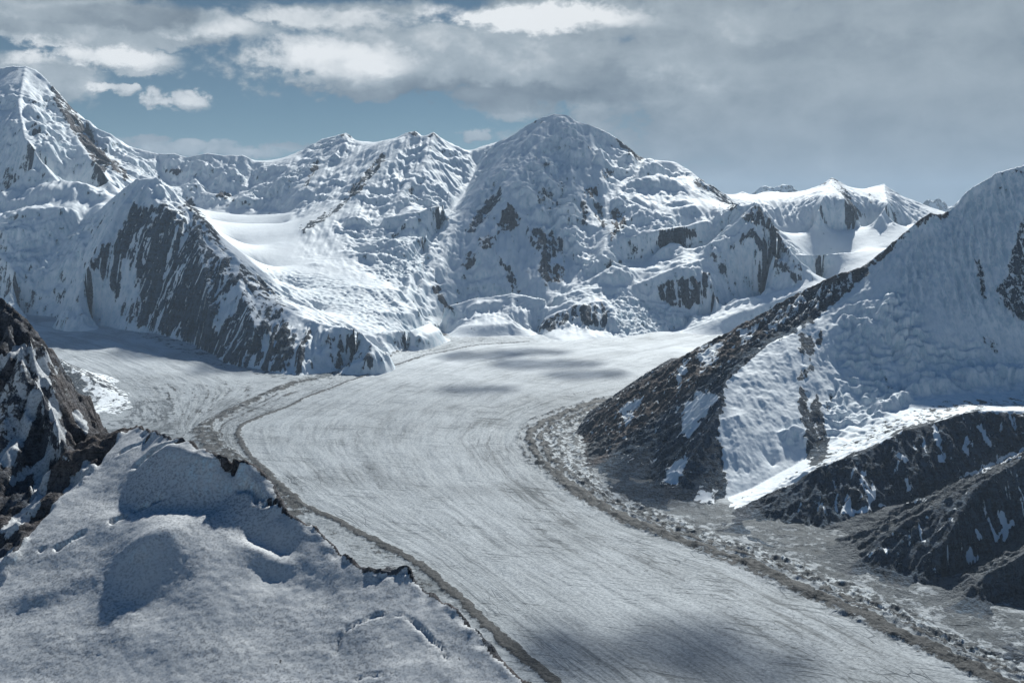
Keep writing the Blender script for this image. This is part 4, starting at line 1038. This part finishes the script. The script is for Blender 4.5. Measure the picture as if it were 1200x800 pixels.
    px, py = project(X, Y, Z2)
    sl = np.hypot(*np.gradient(Z2, R.h)).astype(F)
    s = 0.55 * sig + 0.5 * sig2 + 0.3 * fbm(X / 20, Y / 20, 3, 440) + 0.3 * (sl - 0.8)
    wob = fbm(X / 22, Y / 22, 3, 471) * 5.0; wob2 = fbm(X / 22, Y / 22, 3, 472) * 5.0
    PT = [
     ('poly', [(0,425),(22,405),(45,418),(68,420),(70,440),(60,470),(30,520),(5,560),(-20,540),(-20,430)], 0.75, 4, 0.5),
     ('line', [(42,460),(30,500),(5,540)], -0.5, 6, None), ('line', [(62,472),(68,500),(75,508)], -0.4, 5, None), ('line', [(90,485),(102,505)], -0.3, 4, None), ('line', [(48,425),(54,450)], -0.2, 5, None),
     ('line', [(0,422),(25,408),(38,412)], -0.6, 4, None), ('line', [(62,528),(45,548),(15,562)], -0.5, 5, None), ('line', [(50,550),(45,580),(30,605),(10,620)], -0.2, 7, None), ('line', [(105,548),(85,575),(75,585)], -0.6, 6, None),
     ('poly', [(-10,660),(15,640),(20,655),(0,690),(-20,690)], -0.5, 4, None),
    ]
    rock, tone = paint(px + wob, py + wob2, -0.5 * s, PT, 1.1)
    tone = tone * 0 + 0.62 + 0.4 * fbm(X / 80, Y / 80, 3, 445)
    sm = poly_mask(X + wobm, Y + wobm, area, 3)
    lipw = 1 - sstep(0.5, np.maximum(3 + 4 * fbm(X / 25, Y / 25, 2, 431), 1.0), near)
    rock = np.where(sm > .5, -2.0, rock)
    rock = np.maximum(rock, lipw * 1.1)
    rock = np.where(far_side > .5, np.maximum(rock, 0.8), rock)
    rock = np.maximum(rock, np.where((sl > 2.2) & (near < 10), 0.9, -1))
    icea = sstep(0.9, 1.7, sl) * 0.9 * sm
    vis = (px > -220) & (px < 760) & (py < 1150) & (Y < 1650)
    qv = quads(vis) & quads(Z2 > 700, 'any')
    dome = (sm > .5)[:-1, :-1]
    z = np.zeros_like(Z)
    A = {'rock': rock, 'tone': tone, 'ice': icea, 'scree': z}
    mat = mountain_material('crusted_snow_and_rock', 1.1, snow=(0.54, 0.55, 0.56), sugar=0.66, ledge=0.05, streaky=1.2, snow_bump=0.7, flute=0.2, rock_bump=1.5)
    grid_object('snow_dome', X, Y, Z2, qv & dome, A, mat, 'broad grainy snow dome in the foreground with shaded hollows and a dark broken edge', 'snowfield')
    grid_object('black_peak', X, Y, Z2, qv & ~dome, A, mat, 'craggy brown black rock peak with snow filled clefts beside the foreground snow dome', 'mountain')
    print('front built', time.time() - T0)
front_ridge()
# ================================================================== land to the horizon, sky, light, air
def far_land():
    x = np.linspace(-90000, 90000, 181); y = np.linspace(-20000, 140000, 161)
    X, Y = np.meshgrid(x.astype(F), y.astype(F))
    Z = (-150 + fbm(X / 9000, Y / 9000, 3, 500) * 60).astype(F)
    z = np.zeros_like(Z)
    grid_object('terrain', X, Y, Z, np.ones((160, 180), bool), {'rock': z - 0.2, 'tone': z, 'ice': z, 'scree': z}, mountain_material('far_snow', 60.0), 'snow covered land reaching to the horizon beyond the peaks', 'terrain')
    def hills(name, x0, x1, D, crest, label, seed, depth=9000.0):
        R = Relief(x0, x1, D - depth, D + depth, 90.0)
        for pts in crest: R.line(pts, name, k=1.0, jag=90, seed=seed)
        R.border(-200)
        Z = R.build()
        g, sg = gullies(R.X, R.Y, Z, R.h, 1500, 3, 1.0, seed)
        Z = Z + g * 150 + fbm(R.X / 700, R.Y / 700, 3, seed) * 60
        z = np.zeros_like(Z)
        grid_object(name, R.X, R.Y, Z, quads(Z > -160, 'any'), {'rock': z + 0.45 + 0.4 * sg, 'tone': z + .2, 'ice': z, 'scree': z}, mountain_material(name + '_rock', 70.0), label, 'mountain')
    hills('blue_range', 13000, 28000, 62000, [[(868,232,62000),(885,224,62000),(893,219,62000),(905,220,62000),(915,217,62000),(928,216,62000),(934,222,62000),(950,230,62000),(975,240,62000)]], 'faint blue range far off above the snow ridge with the sharp pyramid', 7)
    hills('blue_peak', 22000, 37000, 60000, [[(1060,250,60000),(1080,243,60000),(1090,236,60000),(1098,234,60000),(1106,240,60000),(1120,244,60000),(1160,240,60000)]], 'faint blue far off peak in the notch beside the shaded mountain', 9)
far_land()

def sky():
    w = bpy.data.worlds.new('World'); bpy.context.scene.world = w; w.use_nodes = True
    s = NT.__new__(NT); s.t = w.node_tree; s.t.nodes.clear()
    sk = s.n('ShaderNodeTexSky', sky_type='NISHITA', sun_disc=False, sun_elevation=SUN_EL, sun_rotation=SUN_AZ, altitude=4500.0, air_density=1.0, dust_density=0.3, ozone_density=1.5)
    d = s.n('ShaderNodeTexCoord').outputs['Generated']
    c = s.n('ShaderNodeSeparateXYZ', {0: d})
    az = s.math('MULTIPLY', s.math('ARCTAN2', c.outputs[0], c.outputs[1]), 57.29578)       # degrees right of the view axis
    el = s.math('MULTIPLY', s.math('ARCSINE', c.outputs[2]), 57.29578)
    # cloud deck in azimuth/elevation degrees
    vec = s.n('ShaderNodeCombineXYZ', {0: az, 1: s.math('MULTIPLY', el, 2.1), 2: 0.0}).outputs[0]
    vecw = s.n('ShaderNodeCombineXYZ', {0: az, 1: s.math('MULTIPLY', el, 1.4), 2: 4.0}).outputs[0]
    n1 = s.noise(vec, 0.15, 7, 0.55, 0.0); n2 = s.noise(vecw, 0.40, 7, 0.58, 0.15); n4 = s.noise(vecw, 1.1, 5, 0.6, 0.2); n3 = s.noise(vec, 0.07, 3, 0.5)
    wa = s.math('ADD', az, s.math('ADD', s.math('MULTIPLY', s.math('SUBTRACT', n2, 0.5), 5.0), s.math('MULTIPLY', s.math('SUBTRACT', n4, 0.5), 2.2)))
    we = s.math('ADD', el, s.math('ADD', s.math('MULTIPLY', s.math('SUBTRACT', n1, 0.5), 2.6), s.math('MULTIPLY', s.math('SUBTRACT', n4, 0.5), 1.1)))
    def blob(a, e, ra, re, amp, soft=1.0):
        x = s.math('DIVIDE', s.math('SUBTRACT', wa, a), ra); y = s.math('DIVIDE', s.math('SUBTRACT', we, e), re)
        r = s.math('SQRT', s.math('ADD', s.math('MULTIPLY', x, x), s.math('MULTIPLY', y, y)))
        return s.step(r, 1.0 + 0.45 * soft, 1.0 - 0.55 * soft, 0.0, amp)
    def deg(px, py):
        a, y, z = ray(px, py); n = math.sqrt(a * a + y * y + z * z)
        return math.degrees(math.atan2(a, y)), math.degrees(math.asin(z / n))
    def add(lst):
        t = None
        for p in lst:
            a, e = deg(p[0], p[1]); b = blob(a, e, p[2] / 22.0, p[3] / 21.0, p[4], p[5] if len(p) > 5 else 1.0)
            t = b if t is None else s.math('MAXIMUM', t, b)
        return t
    body = add([(70,25,260,30,1.0),(30,95,90,28,1.0),(130,70,90,16,1.0),(230,35,80,20,0.9),(500,75,230,45,1.0),(430,20,200,22,0.7),(640,30,140,40,1.0),(700,90,260,50,1.0,1.2),(147,104,28,8,0.8),(218,112,34,12,0.72),(245,180,100,12,0.8),(175,165,35,12,0.75),(330,172,45,9,0.7),(560,158,32,10,0.75),
                (950,120,330,160,1.0,1.3),(1150,120,300,190,1.0,1.2),(830,200,110,50,0.62,1.5),(900,40,250,80,1.0,1.2)])
    dens = s.math('ADD', body, s.math('MULTIPLY', s.math('SUBTRACT', n1, 0.5), 0.85))
    dens = s.math('ADD', dens, s.math('MULTIPLY', s.math('SUBTRACT', n2, 0.5), 1.0))
    dens = s.math('ADD', dens, s.math('MULTIPLY', s.math('SUBTRACT', n4, 0.5), 0.55))
    high = s.step(el, 13.0, 22.0, 0.0, 0.12)
    dens = s.math('ADD', dens, high)
    cover = s.step(dens, 0.36, 0.74)
    bright = add([(520,55,250,46,0.24,1.3),(120,70,120,40,0.2,1.3),(950,50,260,60,0.22,1.4),(90,12,100,14,0.35),(250,30,60,16,0.5),(620,22,140,16,0.8),(400,70,100,28,0.55),(120,68,80,12,0.6),(40,60,60,16,0.5),(220,110,30,9,0.35),(147,102,26,7,0.4),(560,155,26,8,0.2),(900,30,80,22,0.35),(1050,35,120,22,0.25),(860,80,90,30,0.18),(265,178,90,9,0.22),(380,18,120,12,0.4)])
    gloom = add([(150,20,100,12,0.3),(560,114,230,12,0.26),(430,95,60,14,0.2),(960,58,120,16,0.2),(760,100,80,16,0.2)])
    v = s.math('ADD', s.math('SUBTRACT', bright, gloom), s.math('MULTIPLY', s.math('SUBTRACT', n2, 0.5), 0.9))
    v = s.math('ADD', v, s.math('MULTIPLY', s.math('SUBTRACT', n1, 0.5), 0.5))
    v = s.math('MULTIPLY', v, s.step(az, 4.0, 15.0, 1.0, 0.5))
    ramp = s.n('ShaderNodeValToRGB', {0: s.math('ADD', v, 0.40)})
    cr = ramp.color_ramp
    cr.elements[0].position = 0.0; cr.elements[0].color = (0.14, 0.185, 0.235, 1)
    cr.elements[1].position = 1.0; cr.elements[1].color = (1.0, 1.03, 1.05, 1)
    e = cr.elements.new(0.35); e.color = (0.265, 0.325, 0.38, 1)
    e = cr.elements.new(0.62); e.color = (0.44, 0.51, 0.565, 1)
    K = 1 / 0.1
    cl = s.n('ShaderNodeVectorMath', {0: ramp.outputs[0], 3: K * CLOUD}, operation='SCALE').outputs[0]
    tint = s.mix(s.step(el, 12.0, 24.0), LOWSKY, SKYTINT)
    skc = s.n('ShaderNodeMix', {0: 1.0, 6: sk.outputs[0], 7: tint}, data_type='RGBA', blend_type='MULTIPLY').outputs[2]
    col = s.mix(cover, skc, cl)
    bg = s.n('ShaderNodeBackground', {'Color': col, 'Strength': 0.06})
    s.n('ShaderNodeOutputWorld', {'Surface': bg.outputs[0]})
CLOUD = 1.14
SKYTINT = (0.20, 0.74, 1.05, 1)
LOWSKY = (0.38, 0.475, 0.44, 1)
sky()

def sun():
    l = bpy.data.lights.new('sun', 'SUN'); l.energy = 5.0; l.angle = math.radians(1.2); l.color = (0.98, 1.0, 0.965)
    o = bpy.data.objects.new('sun', l); bpy.context.scene.collection.objects.link(o)
    from mathutils import Vector
    d = Vector((math.sin(SUN_AZ) * math.cos(SUN_EL), math.cos(SUN_AZ) * math.cos(SUN_EL), math.sin(SUN_EL)))
    o.rotation_euler = d.to_track_quat('Z', 'Y').to_euler(); o.location = (0, 8000, 9000)
    return d
SUND = sun()

def camera():
    c = bpy.data.cameras.new('camera'); c.sensor_fit = 'HORIZONTAL'; c.angle = 2 * math.atan(600 / FOC)
    c.clip_start = 5.0; c.clip_end = 400000.0
    o = bpy.data.objects.new('camera', c); bpy.context.scene.collection.objects.link(o)
    o.location = (0, 0, CAMZ); o.rotation_euler = (math.pi / 2 - PITCH, 0, 0)
    bpy.context.scene.camera = o
camera()

def clouds():
    import bmesh
    from mathutils import Vector, noise
    bm = bmesh.new()
    # (px, py, half length, half width, height above the valley) of the shade each cloud throws on the land
    for i, (px, py, rx, ry, z, D) in enumerate([(640,426,620,170,7000,None),(690,438,460,110,7100,None),(560,455,420,80,7000,None),(560,416,520,150,7200,None),(620,412,500,90,7050,None),
            (860,772,300,60,7000,None),(690,768,260,55,7100,None),(800,740,260,60,7050,None),(640,745,160,50,7020,None),
            (775,535,330,520,7000,6900),(270,430,420,180,7000,None),(250,340,700,500,7200,13000),(590,300,900,900,9000,16500)]):  # unseen clouds with a given distance are added to darken the mountain slopes
        g = Vector(on_glacier(px, py)) if D is None else Vector(at(px, py, D))
        c = g + SUND * ((z - g.z) / SUND.z)
        r = bmesh.ops.create_icosphere(bm, subdivisions=5, radius=1.0)
        for v in r['verts']:
            n = v.co.normalized()
            q = Vector((n.x * rx, n.y * ry, n.z * 260)) * (1.0 / 260) + Vector((i * 9.1, i * 3.3, 0))
            k = 1 + 0.38 * noise.fractal(q, 0.7, 2.1, 5)
            v.co = Vector((c.x + n.x * rx * k, c.y + n.y * ry * k, c.z + max(n.z, -0.35) * 260 * k))
    me = bpy.data.meshes.new('clouds'); bm.to_mesh(me); bm.free()
    for p in me.polygons: p.use_smooth = True
    o = bpy.data.objects.new('clouds', me); bpy.context.scene.collection.objects.link(o)
    s = NT('cloud_vapour')
    a = s.n('ShaderNodeBsdfDiffuse', {'Color': rgb(0.9, 0.9, 0.9)}); b = s.n('ShaderNodeBsdfTranslucent', {'Color': rgb(0.9, 0.9, 0.9)}); t = s.n('ShaderNodeBsdfTransparent')
    m1 = s.n('ShaderNodeMixShader', {0: 0.5, 1: a.outputs[0], 2: b.outputs[0]})
    m2 = s.n('ShaderNodeMixShader', {0: 0.6, 1: m1.outputs[0], 2: t.outputs[0]})
    s.out(m2.outputs[0]); me.materials.append(s.m)
    o['kind'] = 'stuff'; o['label'] = 'small flat unseen clouds overhead that shade the ice, some added to darken the rock'; o['category'] = 'clouds'
clouds()

def haze():
    import bmesh
    bm = bmesh.new(); bmesh.ops.create_cube(bm, size=1.0)
    me = bpy.data.meshes.new('haze'); bm.to_mesh(me); bm.free()
    o = bpy.data.objects.new('haze', me); bpy.context.scene.collection.objects.link(o)
    lo, hi = -420.0, 6200.0
    o.scale = (200000, 180000, hi - lo); o.location = (0, 60000, (lo + hi) / 2)
    s = NT('thin_air')
    v = s.n('ShaderNodeVolumePrincipled', {'Color': (0.62, 0.80, 1.0, 1), 'Density': HAZE, 'Anisotropy': 0.1})
    s.n('ShaderNodeOutputMaterial', {'Volume': v.outputs[0]})
    me.materials.append(s.m)
    o['kind'] = 'stuff'; o['label'] = 'thin blue mountain air between the peaks'; o['category'] = 'haze'
HAZE = 7.5e-6
haze()
sc = bpy.context.scene
sc.view_settings.view_transform = 'Standard'; sc.view_settings.look = 'None'
sc.view_settings.exposure = 0.33; sc.view_settings.gamma = 1.0
sc.cycles.max_bounces = 4; sc.cycles.diffuse_bounces = 3
sc.cycles.use_denoising = True
print('scene ready', time.time() - T0)
